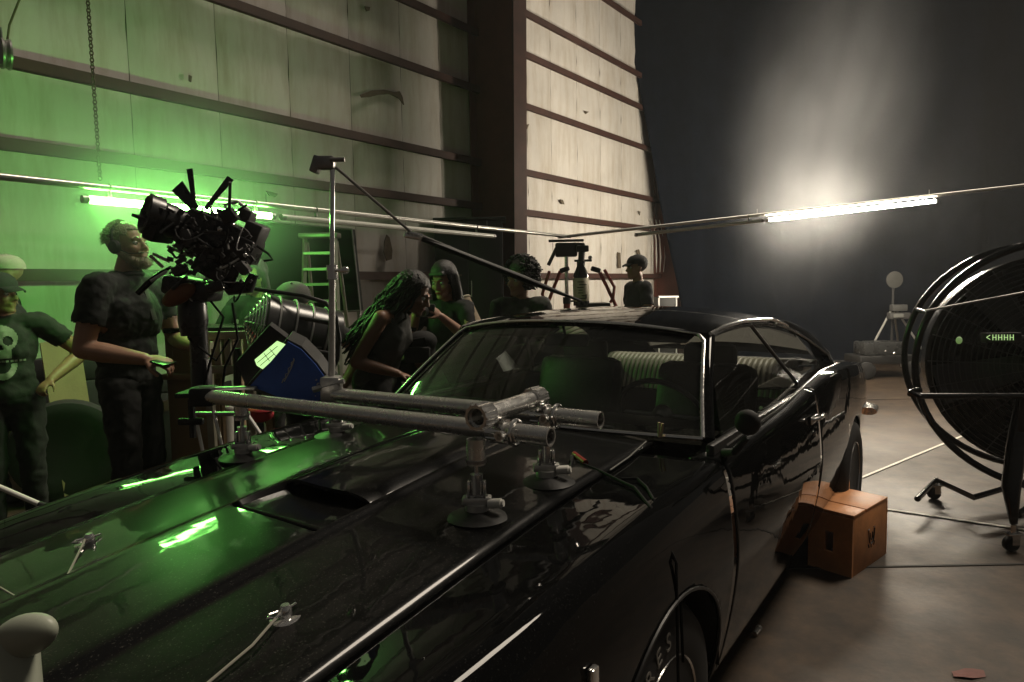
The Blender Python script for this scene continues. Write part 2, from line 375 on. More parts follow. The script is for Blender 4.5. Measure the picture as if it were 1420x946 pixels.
c0 = onz(1046, 884, 0); d0 = (onz(1055, 872, 0)-c0).normalized()
t = T('metal_lighter', 'small shiny metal cylinder lying on the floor below the car door', 'lighter', c0)
t.part('case', MB().tube(c0+Vector((0, 0, .0135)), c0+d0*.05+Vector((0, 0, .0135)), .012, 14), M_chrome); t.part('cap', MB().tube(c0+d0*.052+Vector((0, 0, .0135)), c0+d0*.066+Vector((0, 0, .0135)), .0125, 14), M_steel)

# hanging chain, as alternating links
ch = T('hoist_chain', 'rusty steel chain hanging down in front of the wall at the left', 'chain', at(128, 100, 5.2))
p_hi, p_lo = at(119, -40, 5.0), at(139, 252, 5.0)
p_lo.x = p_hi.x; p_lo.y = p_hi.y
nl = 60; dz = (p_hi.z-p_lo.z)/nl
M_chain = mat('rusty_chain', (.10, .075, .05), .5, .7, var=.4, scale=40)
link = None
for k in range(nl):
    c = Vector((p_hi.x, p_hi.y, p_hi.z-dz*k)); sgn = k % 2
    if link is None or k == 1:
        ax = Vector((1, 0, 0)) if sgn == 0 else Vector((0, 1, 0)); mb = MB(); pts = []
        for q in range(12):
            a = 2*math.pi*q/12; pts.append(Vector((0, .0125*math.cos(a), dz*.68*math.sin(a))) if sgn == 0 else Vector((.0125*math.cos(a), 0, dz*.68*math.sin(a))))
        mb.path(pts, .0045, 5, closed=True)
        o = mb.build('chain_link', M_chain, ch.e)
        if k == 0: link = o
        else: link2 = o
    else:
        o = (link if sgn == 0 else link2).copy(); COL.objects.link(o); o.parent = ch.e
    o.location = c - Vector(ch.e.location)
# pulley and rope, top left corner
pc = at(12, 76, 4.6)
t = T('pulley', 'round grey pulley hung by a rope near the top left corner', 'pulley', pc)
t.part('sheave', MB().lathe(pc-Vector((.03, .03, 0)), (.7, .7, 0), [(.02, 0), (.1, 0), (.1, .012), (.085, .025), (.1, .04), (.1, .052), (.02, .052)], 28), M_steel)
t.part('cheek_plate', MB().box(pc+Vector((-.02, -.05, .04)), (.05, .012, .24), bev=.004), M_steel)
t.part('rope', MB().path([pc+Vector((0, 0, .1)), at(13, 35, 4.6), at(26, 2, 4.6), at(52, -60, 4.6)], .007, 6), mat('tan_rope', (.14, .11, .07), .8))

for k, (x, Y, w, h_, lab) in enumerate(((30, 5.0, .9, .98, 'tall black box added to darken the foot of the wall, left of the tyre'), (150, 5.5, .8, .75, 'black box added to darken the wall foot behind the bearded man'), (235, 6.0, .9, .62, 'black box added to darken the wall foot behind the plywood cart'))):  # black boxes added to keep the foot of the wall dark
    c = at(x, 500, Y); t = T('darkening_case', lab, 'case', (c.x, c.y, 0), group='black boxes added to darken the foot of the wall'); Mr = Matrix.Rotation(R(52), 3, 'Z')
    t.part('body', MB().box((c.x, c.y, h_*.40+.02), (w, .5, h_*.8), Mr, bev=.012), M_black)
    t.part('lid', MB().box((c.x, c.y, h_*.90+.024), (w, .5, h_*.19), Mr, bev=.012), M_black)
    t.part('latch', MB().box(Vector((c.x, c.y, h_*.8))+Mr @ Vector((.2, -.255, 0)), (.05, .012, .07), Mr), M_steel); t.part('latch', MB().box(Vector((c.x, c.y, h_*.8))+Mr @ Vector((-.2, -.255, 0)), (.05, .012, .07), Mr), M_steel)

c = at(93, 346, 5.35); t = T('wall_lamp', 'dark dome shaped lamp standing on the lowest girt at the left', 'lamp', tuple(c-Vector((0, 0, .1))))
t.part('dome', MB().lathe(c-Vector((0, 0, .04)), (0, 0, 1), [(.17, 0), (.165, .03), (.13, .07), (.07, .095), (.001, .10)], 26), M_black); t.part('body', MB().box(c-Vector((0, 0, .07)), (.16, .12, .07), bev=.01), M_black)
c = [at(x, y, 5.5) for x, y in ((96, 372), (101, 410), (105, 440), (107, 520), (108, 640))]; c[-1].z = .01
t = T('power_cord', 'thin grey power cord hanging down the wall left of the bearded man', 'cord', tuple(c[0])); t.part('cord', MB().path(c, .007, 6), mat('grey_cord', (.12, .11, .09), .7)); t.part('plug', MB().box(c[0], (.04, .03, .05), bev=.006), M_black)
# ================================================================== THE CAR (own space: x forward, y to its left, z up)
CROT = math.atan2(FWD.y, FWD.x)
car = T('muscle_car', 'glossy black two door muscle car with a hood scoop and camera rig on its hood', 'car', tuple(CC), CROT, local=True)
def paint_mat(name, dusty, spec):
    m = mat(name, (.003, .003, .003), .30, spec=spec, coat=1.0)
    nt = m.node_tree; b = nt.nodes['Principled BSDF']; tc = nt.nodes.new('ShaderNodeTexCoord')
    b.inputs['Coat Roughness'].default_value = .045; b.inputs['Coat IOR'].default_value = 1.27
    n = nt.nodes.new('ShaderNodeTexNoise'); n.inputs['Scale'].default_value = 3.5; n.inputs['Detail'].default_value = 9; n.inputs['Roughness'].default_value = .7
    nt.links.new(tc.outputs['Object'], n.inputs['Vector'])
    m1 = nt.nodes.new('ShaderNodeMapRange'); m1.inputs[1].default_value = .4; m1.inputs[2].default_value = .72; m1.inputs[3].default_value = .018; m1.inputs[4].default_value = .055
    nt.links.new(n.outputs['Fac'], m1.inputs[0]); nt.links.new(m1.outputs[0], b.inputs['Coat Roughness'])
    vo = nt.nodes.new('ShaderNodeTexNoise'); vo.inputs['Scale'].default_value = 230; vo.inputs['Detail'].default_value = 2
    nt.links.new(tc.outputs['Object'], vo.inputs['Vector'])
    m2 = nt.nodes.new('ShaderNodeMapRange'); m2.inputs[1].default_value = .62; m2.inputs[2].default_value = .72; m2.inputs[3].default_value = 0; m2.inputs[4].default_value = dusty*3.5
    nt.links.new(vo.outputs['Fac'], m2.inputs[0])
    mu = nt.nodes.new('ShaderNodeMath'); mu.operation = 'MULTIPLY'; nt.links.new(m2.outputs[0], mu.inputs[0]); nt.links.new(n.outputs['Fac'], mu.inputs[1])
    ad = nt.nodes.new('ShaderNodeMath'); ad.operation = 'MULTIPLY_ADD'; ad.inputs[1].default_value = dusty*.06; nt.links.new(n.outputs['Fac'], ad.inputs[0]); nt.links.new(mu.outputs[0], ad.inputs[2])
    mx = nt.nodes.new('ShaderNodeMix'); mx.data_type = 'RGBA'; mx.inputs[6].default_value = (.0035, .0036, .0038, 1); mx.inputs[7].default_value = (.25, .24, .21, 1)
    nt.links.new(ad.outputs[0], mx.inputs[0]); nt.links.new(mx.outputs[2], b.inputs['Base Color'])
    w_ = nt.nodes.new('ShaderNodeTexNoise'); w_.inputs['Scale'].default_value = 4.5; w_.inputs['Detail'].default_value = 3; nt.links.new(tc.outputs['Object'], w_.inputs['Vector'])
    bp = nt.nodes.new('ShaderNodeBump'); bp.inputs['Strength'].default_value = .16; bp.inputs['Distance'].default_value = .012; nt.links.new(w_.outputs['Fac'], bp.inputs['Height'])
    nt.links.new(bp.outputs[0], b.inputs['Normal']); nt.links.new(bp.outputs[0], b.inputs['Coat Normal'])
    return m
M_paint = paint_mat('black_car_paint', .03, .0)
M_hoodpaint = paint_mat('dusty_black_hood_paint', .10, .09)
M_stripe = mat('flat_black_hood_stripe', (.007, .007, .007), .55, var=.3)
M_trim = mat('car_black_trim', (.01, .01, .01), .4)
M_vinyl = mat('black_vinyl_seat', (.009, .0085, .008), .42, bump=.2, bscale=80)
M_palevinyl = mat('pale_vinyl', (.45, .42, .34), .5, var=.2)

crest = smoothtab([(-3.95, .85), (-3.6, .905), (-3.2, .945), (-2.7, .99), (-2.2, 1.008), (-1.85, .985), (-1.4, .952), (-.9, .945), (-.6, .94), (0, .915), (.5, .872), (.8, .842), (1.05, .81), (1.28, .775)], .10)
wid = smoothtab([(-3.95, .80), (-3.6, .85), (-3.0, .895), (-2.5, .905), (-1.5, .90), (-.5, .90), (.1, .895), (.6, .875), (.9, .85), (1.28, .80)], .10)
deck = smoothtab([(-3.95, .82), (-3.6, .88), (-3.15, .955), (-2.6, .985), (-1.0, .96), (-.6, .945), (0, .915), (.4, .875), (.8, .827), (1.05, .795), (1.28, .76)], .08)
def ctrl(F):
    w, c, d = wid(F), crest(F), deck(F)
    return [(.86*w, .19), (.925*w, .255), (.972*w, .42), (w, .60), (.998*w, .735), (.973*w, c-.045), (.935*w, c), (.82*w, c-.003), (.585, d-.012)]
def body(F, v):
    C = ctrl(F); v = min(max(v, 0), 7.9999); i = int(v); t = v-i
    p = [C[max(0, min(8, i+k-1))] for k in range(4)]; o = []
    for a in (0, 1):
        p0, p1, p2, p3 = (q[a] for q in p); o.append(.5*(2*p1+(p2-p0)*t+(2*p0-5*p1+4*p2-p3)*t*t+(3*p1-p0-3*p2+p3)*t**3))
    return o
def side_L(F, U):                                         # width of the flank at a height (below the crest)
    vs = [body(F, k*.25) for k in range(0, 25)]
    return float(np.interp(U, [q[1] for q in vs], [q[0] for q in vs]))
def side_panel(name, f0, f1, v0, v1, s, hubs=(), m=None, du=.03, dv=.1666, thick=.006, parent=None, label=None):
    nf = max(4, int(abs(f1-f0)/du)+1); nv = int(round((v1-v0)/dv))+1
    P = {}; 
    for i in range(nf):
        F = lerp(f0, f1, i/(nf-1))
        for k in range(nv):
            L, U = body(F, lerp(v0, v1, k/(nv-1))); P[i, k] = [F, L, U]
    ins = {}
    for key, (F, L, U) in P.items():
        for h, rr in hubs:
            if math.hypot(F-h, U-.33) < rr and L > .55: ins[key] = (h, rr)
    mb = MB(); idx = {}; faces = []
    for i in range(nf-1):
        for k in range(nv-1):
            q = [(i, k), (i+1, k), (i+1, k+1), (i, k+1)]
            if all(z in ins for z in q): continue
            faces.append(q)
    for q in faces:
        for z in q:
            if z in idx: continue
            F, L, U = P[z]
            if z in ins:
                h, rr = ins[z]; a, b = F-h, U-.33; dd = math.hypot(a, b) or 1; F = h+a/dd*rr; U = .33+b/dd*rr; U = max(U, .19); L = side_L(F, U)
            idx[z] = len(mb.v); mb.v.append((F, s*L, U))
    mb.f = [tuple(idx[z] for z in q) for q in faces]
    o = mb.build(name, m or M_paint, parent or car.e, smooth=60)
    md = o.modifiers.new('thickness', 'SOLIDIFY'); md.thickness = thick; md.offset = -1 
    bm = bmesh.new(); bm.from_mesh(o.data); bm.normal_update()
    n = sum((f.normal*f.calc_area() for f in bm.faces), Vector())
    if n.y*s < 0: bmesh.ops.reverse_faces(bm, faces=list(bm.faces))
    bm.to_mesh(o.data); bm.free()
    if label: o['label'] = label
    return o
G = .0016
for s in (1, -1):
    side_panel('fender', 1.27, -.45+G, 0, 8, s, [(0, .372)])
    d = side_panel('door', -.45-G, -1.74+G, .55, 6.9, s)
    side_panel('rocker_panel', -.45-G, -1.74, 0, .5, s)
    side_panel('quarter_panel', -1.74-G, -3.9, 0, 8, s, [(-2.74, .355)])
    if s == 1: door_near = d
    else: door_far = d
    for hub in (0, -2.74):                                # wheel wells
        k = MB(); n = 20
        g = [[(hub+.385*math.cos(math.pi*a/n), s*b, .33+.385*math.sin(math.pi*a/n)) for b in (.50, .68, .872)] for a in range(n+1)]
        k.grid(g).box((hub, s*.5, .45), (.77, .01, .55)); car.part('wheel_well', k, M_black)
    # chrome lip round the front wheel opening
    pts = [(.373*math.cos(a), 0, .33+.373*math.sin(a)) for a in np.linspace(R(-15), R(195), 30)]
    car.part('wheel_lip_trim', MB().path([(F, s*(side_L(F, max(U, .2))+.003), U) for F, _, U in pts], .005, 6), M_trim)

# hood, with a raised centre, a sunken ramp and a scoop
def hood_z(F, L):
    z = deck(F) - .012 + .028*(1-(abs(L)/.585)**2.2)
    k = min(1, max(0, (.225-abs(L))/.05)); k = k*k*(3-2*k)
    z += .014*k
    if abs(L) < .2:
        r = min(1, max(0, (.53-F)/.015)) * min(1, max(0, (.185-abs(L))/.01)) * (1 if F > -.25 else max(0, 1-(-.25-F)/.05))
        z -= r*(.010+.014*min(1, max(0, (.53-F)/.22)))
    return z
Ls = sorted(set([round(x, 4) for x in list(np.linspace(-.583, .583, 31))+[q*sg for q in (.175, .185, .19, .195, .2, .205, .215) for sg in (1, -1)]]))
Fs = sorted(set([round(x, 4) for x in list(np.linspace(-.575, 1.215, 70))+[.53, .525, .52, .515]]), reverse=True)
def curved_edge(F, L): return F - (.03*(abs(L)/.58)**2 if F > 1.15 else 0)
h = MB().grid([[(curved_edge(F, L), L, hood_z(F, L)) for L in Ls] for F in Fs])
hood = car.part('hood', h, M_hoodpaint, smooth=25)
md = hood.modifiers.new('thickness', 'SOLIDIFY'); md.thickness = .015; md.offset = 0
hood_bvh = BVHTree.FromPolygons([Vector(p) for p in h.v], h.f)
# ramp cover in flat black and the scoop shell
rp = MB().grid([[(F, L, hood_z(F, L)+.003) for L in np.linspace(-.176, .176, 13)] for F in np.linspace(.508, -.2, 22)])
car.part('scoop_ramp', rp, mat('satin_black_ramp', (.006, .006, .006), .25), hood, smooth=40)
def sc_top(F): 
    u = (.33-F)/.85; return .016*max(0, 1-u)**.8+.004
g1 = []
for F in np.linspace(.33, -.50, 22):
    row = []
    for L in np.linspace(-.205, .205, 21):
        a = abs(L)/.205; row.append(Vector((F + (.035*(1-a*a)), L, deck(F)+.028+(sc_top(F)+.006)*(1-a**5)-.026*a**5)))
    g1.append(row)
sc = car.part('hood_scoop', MB().sheet(g1, lambda p: p-Vector((0, 0, .009))), M_hoodpaint, hood, smooth=50)
# cowl with vents and wipers
g2 = [[(F - .14*(abs(L)/.73)**2*(1 if F < -.6 else .55), L, deck(F)-.008+.01*(1-(abs(L)/.75)**2)) for L in np.linspace(-.735, .735, 25)] for F in (-.54, -.585, -.64, -.70)]
car.part('cowl_panel', MB().grid(g2), M_paint, smooth=50)
# windshield, header, pillars, roof
def ws(u, v):                                            # u across -1..1, v 0 bottom .. 1 top
    b = Vector((-.635+.135*(1-u*u), .735*u, .948+.012*(1-u*u))); t = Vector((-1.02+.07*(1-u*u), .605*u, 1.262+.048*(1-abs(u)**2.4)))
    p = b.lerp(t, v); p.x += .03*math.sin(math.pi*v)*(1-u*u*.5); return p
M_glass = glass('windshield_glass', (.80, .86, .80), .035); M_sideglass = glass('side_window_glass', (.86, .89, .86), .02)
car.part('windshield', MB().grid([[ws(u, v) for v in np.linspace(0, 1, 12)] for u in np.linspace(-1, 1, 25)]), M_glass, smooth=80)
edge = [ws(-1, v) for v in np.linspace(0, .93, 12)] + [ws(u, 1) for u in np.linspace(-.96, .96, 25)] + [ws(1, v) for v in np.linspace(.93, 0, 12)]
up = Vector((.012, 0, .012))
car.part('windshield_trim', MB().path([p+up for p in edge], .0075, 8, flat=.7), M_chrome)
car.part('windshield_trim', MB().path([ws(u, 0)+Vector((.012, 0, .008)) for u in np.linspace(-1, 1, 25)], .008, 6), M_chrome)
# drip rail curve along the roof side
railL = smoothtab([(-2.9, .60), (-2.45, .62), (-1.9, .632), (-1.3, .628), (-1.02, .612)], .05)
railU = smoothtab([(-3.0, .98), (-2.75, 1.07), (-2.45, 1.175), (-2.15, 1.245), (-1.85, 1.285), (-1.4, 1.300), (-1.15, 1.290), (-1.0, 1.268)], .04)
topU = smoothtab([(-3.3, .955), (-2.95, 1.10), (-2.55, 1.25), (-2.2, 1.325), (-1.8, 1.358), (-1.4, 1.362), (-1.15, 1.342), (-.95, 1.308)], .06)
def roof(F, u):
    L = railL(F)*u; a = abs(u); U = railU(F)+.012+(topU(F)-railU(F)-.012)*(1-a**2.6)
    return Vector((F + .07*(1-u*u)*(1 if F > -1.1 else max(0, 1-(-1.1-F)/.3)), L, U))
car.part('roof', MB().sheet([[roof(F, u) for u in np.linspace(-1, 1, 33)] for F in np.linspace(-1.005, -2.5, 34)], lambda p: p-Vector((0, 0, .018))), M_paint, smooth=60)
# rear window and its sail panels
def rear(u, v):
    F = lerp(-2.505, -3.2, v); L = lerp(.52, .56, v)*u
    z = lerp(topU(-2.505)-.028*abs(u)**2.4, .985, v) + .035*math.sin(math.pi*v); return Vector((F - .05*(1-u*u)*v, L, z))
car.part('rear_window', MB().grid([[rear(u, v) for v in np.linspace(0, 1, 8)] for u in np.linspace(-1, 1, 13)]), M_sideglass, smooth=80)
WINREAR = [(-2.02, 1.262), (-2.2, 1.222), (-2.38, 1.165), (-2.52, 1.10), (-2.62, 1.04), (-2.60, 1.008)]
for s in (1, -1):
    rows = []
    front = [(F, z) for F, z in WINREAR]
    nb = len(front)
    for k, (F, z) in enumerate(front):
        t = k/(nb-1); Lz = lerp(railL(-2.1), .80, max(0, (1.262-z)/.255)**1.1)
        b = rear(1, lerp(0, 1.02, t)); a = Vector((F, s*Lz, z)); bb = Vector((lerp(b.x, -3.28, t*.6), s*abs(b.y)*1.04, b.z)); row = []
        for q in np.linspace(0, 1, 10):
            p = a.lerp(bb, q); p.y += s*.035*math.sin(math.pi*q); p.z += .018*math.sin(math.pi*q); row.append(p)
        rows.append(row)
    # top row follows the rail
    rows.insert(0, [Vector((lerp(-1.98, -2.52, q), s*railL(lerp(-1.98, -2.52, q)), railU(lerp(-1.98, -2.52, q))+.006)) for q in np.linspace(0, 1, 10)])
    rows.append([Vector((lerp(-2.60, -3.42, q), s*lerp(.83, .60, q), lerp(crest(-2.6), deck(-3.42), q)-.004)) for q in np.linspace(0, 1, 10)])
    car.part('sail_panel', MB().sheet(rows, lambda p: p+Vector((0, -s*.012, -.006))), M_paint, smooth=70)
    # pillar
    car.part('windshield_pillar', MB().path([ws(s, v)+Vector((-.022, s*.006, .004)) for v in np.linspace(-.02, 1, 10)], .023, 10, flat=.75), M_paint)
    # drip rail and chrome mouldings
    car.part('drip_rail', MB().path([(F, s*(railL(F)+.012), railU(F)+.006) for F in np.linspace(-1.02, -2.4, 30)], .008, 8), M_chrome)
    car.part('belt_moulding', MB().path([(F, s*(wid(F)*.90), crest(F)+.004) for F in np.linspace(-.62, -2.7, 40)], .009, 8, flat=.6), M_chrome)
    car.part('window_sill', MB().sheet([[Vector((F, s*L, crest(F)-.004-.010*k)) for k, L in enumerate((.805, .775, .745))] for F in np.linspace(-.62, -2.66, 30)], lambda p: p-Vector((0, 0, .02))), M_trim, smooth=40)
    # window frame: from the pillar round the rail to the rear corner
    fr = [ws(s, v)+Vector((-.045, 0, .0)) for v in np.linspace(.02, .97, 8)] + [Vector((F, s*(railL(F)-.004), railU(F)-.016)) for F in np.linspace(-1.10, -1.98, 14)] + [Vector((F, s*lerp(railL(-2.1), .80, max(0, (1.262-z)/.255)**1.1), z)) for F, z in WINREAR]
    car.part('window_frame', MB().path(fr, .008, 8), M_chrome)
    def wp(F, z): return Vector((F, s*lerp(.775, railL(max(F, -2.4))-.006, min(1, max(0, (z-.96)/.32))), z))
    dtop, dbot = -1.56, -1.86
    car.part('window_divider', MB().path([wp(dtop, railU(dtop)-.012), wp(lerp(dtop, dbot, .5), 1.13), wp(dbot, crest(dbot))], .011, 8, flat=.6), M_steel)
    def wfront(z): v = (z-.95)/.315; return ws(1, v).x-.05
    rowsd = [[wp(lerp(wfront(z), lerp(dbot, dtop, (z-.975)/.31), q), z) for z in np.linspace(.955, 1.277, 7)] for q in np.linspace(0, 1, 8)]
    car.part('door_window', MB().grid(rowsd), M_sideglass, smooth=80)
    rowsq = []
    for q in np.linspace(0, 1, 8):
        row = []
        for z in np.linspace(.995, 1.27, 7):
            fr_ = P2([(1.008, -2.60), (1.04, -2.62), (1.10, -2.52), (1.165, -2.38), (1.222, -2.2), (1.262, -2.02), (1.28, -1.9)], z)
            row.append(wp(lerp(lerp(dbot, dtop, (z-.975)/.31)-.012, fr_+.006, q), z))
        rowsq.append(row)
    car.part('quarter_window', MB().grid(rowsq), M_sideglass, smooth=80)
    # door handle, mirror
    hp = (-1.60, s*(side_L(-1.60, .868)+.004), .868)
    hd = MB().box((hp[0], hp[1]+s*.004, hp[2]), (.13, .012, .034), bev=.004).path([(hp[0]+.055, hp[1]+s*.01, hp[2]+.004), (hp[0]+.04, hp[1]+s*.034, hp[2]+.012), (hp[0]-.04, hp[1]+s*.034, hp[2]+.012), (hp[0]-.055, hp[1]+s*.01, hp[2]+.004)], .009, 8)
    car.part('handle', hd, M_chrome, door_near if s == 1 else door_far)
    car.part('door_lock', MB().lathe((-1.62, s*(side_L(-1.62, .80)), .80), (0, s, 0), [(.011, 0), (.011, .006), (.004, .007)], 14), M_chrome, door_near if s == 1 else door_far)
    mc = Vector((-.39, s*.945, 1.075))
    mir = car.part('side_mirror', MB().lathe(mc, (-1, 0, 0), [(.001, -.016), (.024, -.014), (.034, -.007), (.037, .004), (.036, .010)], 26).path([mc+Vector((0, 0, -.045)), mc+Vector((.02, -s*.03, -.085)), Vector((-.52, s*.84, .945))], [.008, .010, .014], 10), M_rubber, door_near if s == 1 else door_far)
    car.part('mirror_glass', MB().lathe(mc+Vector((-.0105, 0, 0)), (-1, 0, 0), [(.033, 0), (.033, .002)], 26), M_chrome)
    # side marker lamps
    for F in (.62,):
        car.part('side_marker', MB().box((F, s*(side_L(F, .60)+.004), .60), (.10, .014, .035), bev=.004), M_chrome)
    car.part('headlight', MB().lathe((1.25, s*.62, .60), (1, 0, 0), [(.115, 0), (.115, .02), (.098, .028), (.06, .05), (.001, .058)], 30), M_glass)
    car.part('headlight_bezel', MB().lathe((1.24, s*.62, .60), (1, 0, 0), [(.135, 0), (.135, .03), (.115, .04), (.112, .01)], 30), M_chrome)
    car.part('tail_light', MB().box((-3.905, s*.58, .64), (.02, .34, .10), bev=.008), mat('red_lens', (.2, .01, .01), .2))
# fender badge trim with the chrome edge that catches the light
car.part('marker_lamp', MB().box((.43, side_L(.43, .70)+.006, .70), (.028, .014, .075), bev=.004), M_chrome)
# trunk, tail, nose
car.part('trunk_lid', MB().sheet([[Vector((F, L, deck(F)-.010+.02*(1-(abs(L)/.58)**2))) for L in np.linspace(-.58, .58, 21)] for F in np.linspace(-3.24, -3.86, 14)], lambda p: p-Vector((0, 0, .012))), M_paint, smooth=60)
def endcap(F, x2, name):
    rows = []
    for v in np.linspace(0, 8, 25):
        L, U = body(F, v); rows.append([Vector((F+x2*math.sin(math.pi*(q+1)/2)*.5, L*q, U)) for q in np.linspace(-1, 1, 13)])
    car.part(name, MB().grid(rows), M_paint, smooth=60)
endcap(1.268, .05, 'nose_panel'); endcap(-3.898, -.05, 'tail_panel')
car.part('grille', MB().box((1.295, 0, .60), (.02, .98, .16)).box((1.31, 0, .56), (.015, .96, .012)).box((1.31, 0, .60), (.015, .96, .012)).box((1.31, 0, .64), (.015, .96, .012)), M_trim, smooth=0)
for F, sx, name in ((1.34, 1, 'front_bumper'), (-3.97, -1, 'rear_bumper')):
    pts = [(F-sx*.28, -.845, .47), (F-sx*.10, -.835, .47), (F-sx*.02, -.78, .47), (F, -.4, .47), (F+sx*.015, 0, .47), (F, .4, .47), (F-sx*.02, .78, .47), (F-sx*.10, .835, .47), (F-sx*.28, .845, .47)]
    if name == 'rear_bumper': pts = [(a, b, .55) for a, b, c in pts]
    car.part(name, MB().path(pts, .062, 12, flat=.45), M_chrome)
# undertray, inside
car.part('floor_pan', MB().box((-1.42, 0, .24), (4.6, 1.45, .06)), M_black, smooth=0)
car.part('dashboard', MB().box((-.86, 0, .84), (.30, 1.36, .20), bev=.04), M_vinyl)
for s in (1, -1):
    car.part('door_trim_panel', MB().box((-1.25, s*.80, .66), (1.5, .03, .62), bev=.01), M_vinyl)
    car.part('side_trim_panel', MB().box((-2.4, s*.72, .72), (.8, .03, .50), bev=.01), M_vinyl)
    st = MB().box((-1.42, s*.36, .50), (.52, .52, .16), bev=.05).box((-1.70, s*.36, .80), (.15, .50, .56), Matrix.Rotation(R(-14), 3, 'Y'), bev=.06)
    o = car.part('front_seat', st, M_vinyl); car.part('headrest', MB().box((-1.80, s*.36, 1.10), (.09, .27, .14), bev=.035), M_vinyl, o)
car.part('firewall', MB().box((-.66, 0, .6), (.03, 1.4, .6)), M_black, smooth=0)
rs = MB().box((-2.42, 0, .50), (.5, 1.25, .18), bev=.05).box((-2.62, 0, .74), (.14, 1.25, .50), Matrix.Rotation(R(-16), 3, 'Y'), bev=.05)
rseat = car.part('rear_seat', rs, M_vinyl)
for k in range(38):
    L = lerp(-.60, .60, k/37)
    mb = MB().path([(-2.45, L, .80), (-2.50, L, .90), (-2.53, L, .965), (-2.60, L, .995), (-2.70, L, .992)], .0155, 8)
    if k == 0: rib = car.part('seat_rib', mb, M_palevinyl, rseat); ribL = L
    else:
        o = rib.copy(); COL.objects.link(o); o.parent = rseat; o.location.y = L-ribL
car.part('parcel_shelf', MB().box((-2.95, 0, .945), (.5, 1.2, .02)), mat('grey_carpet', (.12, .11, .10), .95, bump=.3), smooth=0)
wheelc = Vector((-1.16, .37, .91)); wax = Vector((-.85, 0, .5)).normalized()
sw = car.part('steering_wheel', MB().ring(wheelc, wax, .185, .012, 40, 8), M_trim)
u_, v_, _ = basis(wax)
car.part('spoke', MB().tube(wheelc-u_*.18, wheelc+u_*.18, .009, 8).tube(wheelc, wheelc+v_*.18, .009, 8).ball(wheelc, .045), M_steel, sw)
car.part('steering_column', MB().tube(wheelc, wheelc+Vector((.38, 0, -.22)), .03, 12), M_trim)
car.part('rear_view_mirror', MB().box((-.98, 0, 1.235), (.025, .22, .055), bev=.01).tube((-.975, 0, 1.25), (-.955, 0, 1.30), .006, 8), M_trim)
for s in (1, -1): car.part('sun_visor', MB().box((-1.06, s*.33, 1.262), (.14, .42, .016), Matrix.Rotation(R(14), 3, 'Y'), bev=.006), mat('visor_vinyl', (.10, .095, .085), .7))
# wipers
for L in (.42, -.12):
    a = Vector((-.60, L, .965)); b = ws((L-.30)/.73, .10)+Vector((.02, 0, .012)); c = ws((L-.62)/.73, .05)+Vector((.02, 0, .012))
    car.part('wiper', MB().path([a, (a+c)/2+Vector((0, 0, .01)), c], .005, 6).path([c+Vector((0, .3, -.01)), c, c+Vector((0, -.12, .01))], .0045, 6), M_steel)
# wheels
def wheel(F, s, w):
    c = Vector((F, s*(w), .33)); ax = (0, s, 0)
    prof = [(.19, -.10), (.205, -.105), (.26, -.112), (.305, -.10), (.325, -.075), (.33, -.03), (.33, .03), (.325, .075), (.305, .10), (.26, .112), (.205, .105), (.19, .10)]
    ty = MB().lathe(c, ax, prof, 48)
    rim = MB().lathe(c, ax, [(.19, -.1), (.185, -.05), (.16, .0), (.175, .06), (.192, .098), (.198, .106), (.200, .102), (.19, .09), (.178, .05)], 40).lathe(c, ax, [(.001, .02), (.06, .02), (.062, .06), (.045, .085), (.02, .092), (.001, .092)], 24)
    u, v, d = basis(ax)
    for k in range(5):
        a = 2*math.pi*k/5; r_ = u*math.cos(a)+v*math.sin(a); q = u*-math.sin(a)+v*math.cos(a)
        rim.prism([c+r_*.04+q*.028+d*.03, c+r_*.185+q*.038+d*.045, c+r_*.185-q*.038+d*.045, c+r_*.04-q*.028+d*.03], d*.025)
    o = car.part('wheel', rim, M_chrome)
    car.part('tyre', ty, M_rubber, o)
    n = MB()
    for k in range(60):
        a = 2*math.pi*k/60; r_ = u*math.cos(a)+v*math.sin(a); q = u*-math.sin(a)+v*math.cos(a)
        for side in (-1, 1): n.prism([c+r_*.329+q*.008+d*side*.02, c+r_*.329-q*.012+d*side*.07, c+r_*.329-q*.004+d*side*.07, c+r_*.329+q*.016+d*side*.02], r_*.004)
    t_ = car.part('tread', n, M_rubber, o, smooth=0); t_['kind'] = 'stuff'
    return o, c
for F in (0, -2.74):
    for s in (1, -1):
        o, c = wheel(F, s, .765 if F == 0 else .80)
        if F == 0 and s == 1: wfront_o, wfront_c = o, c
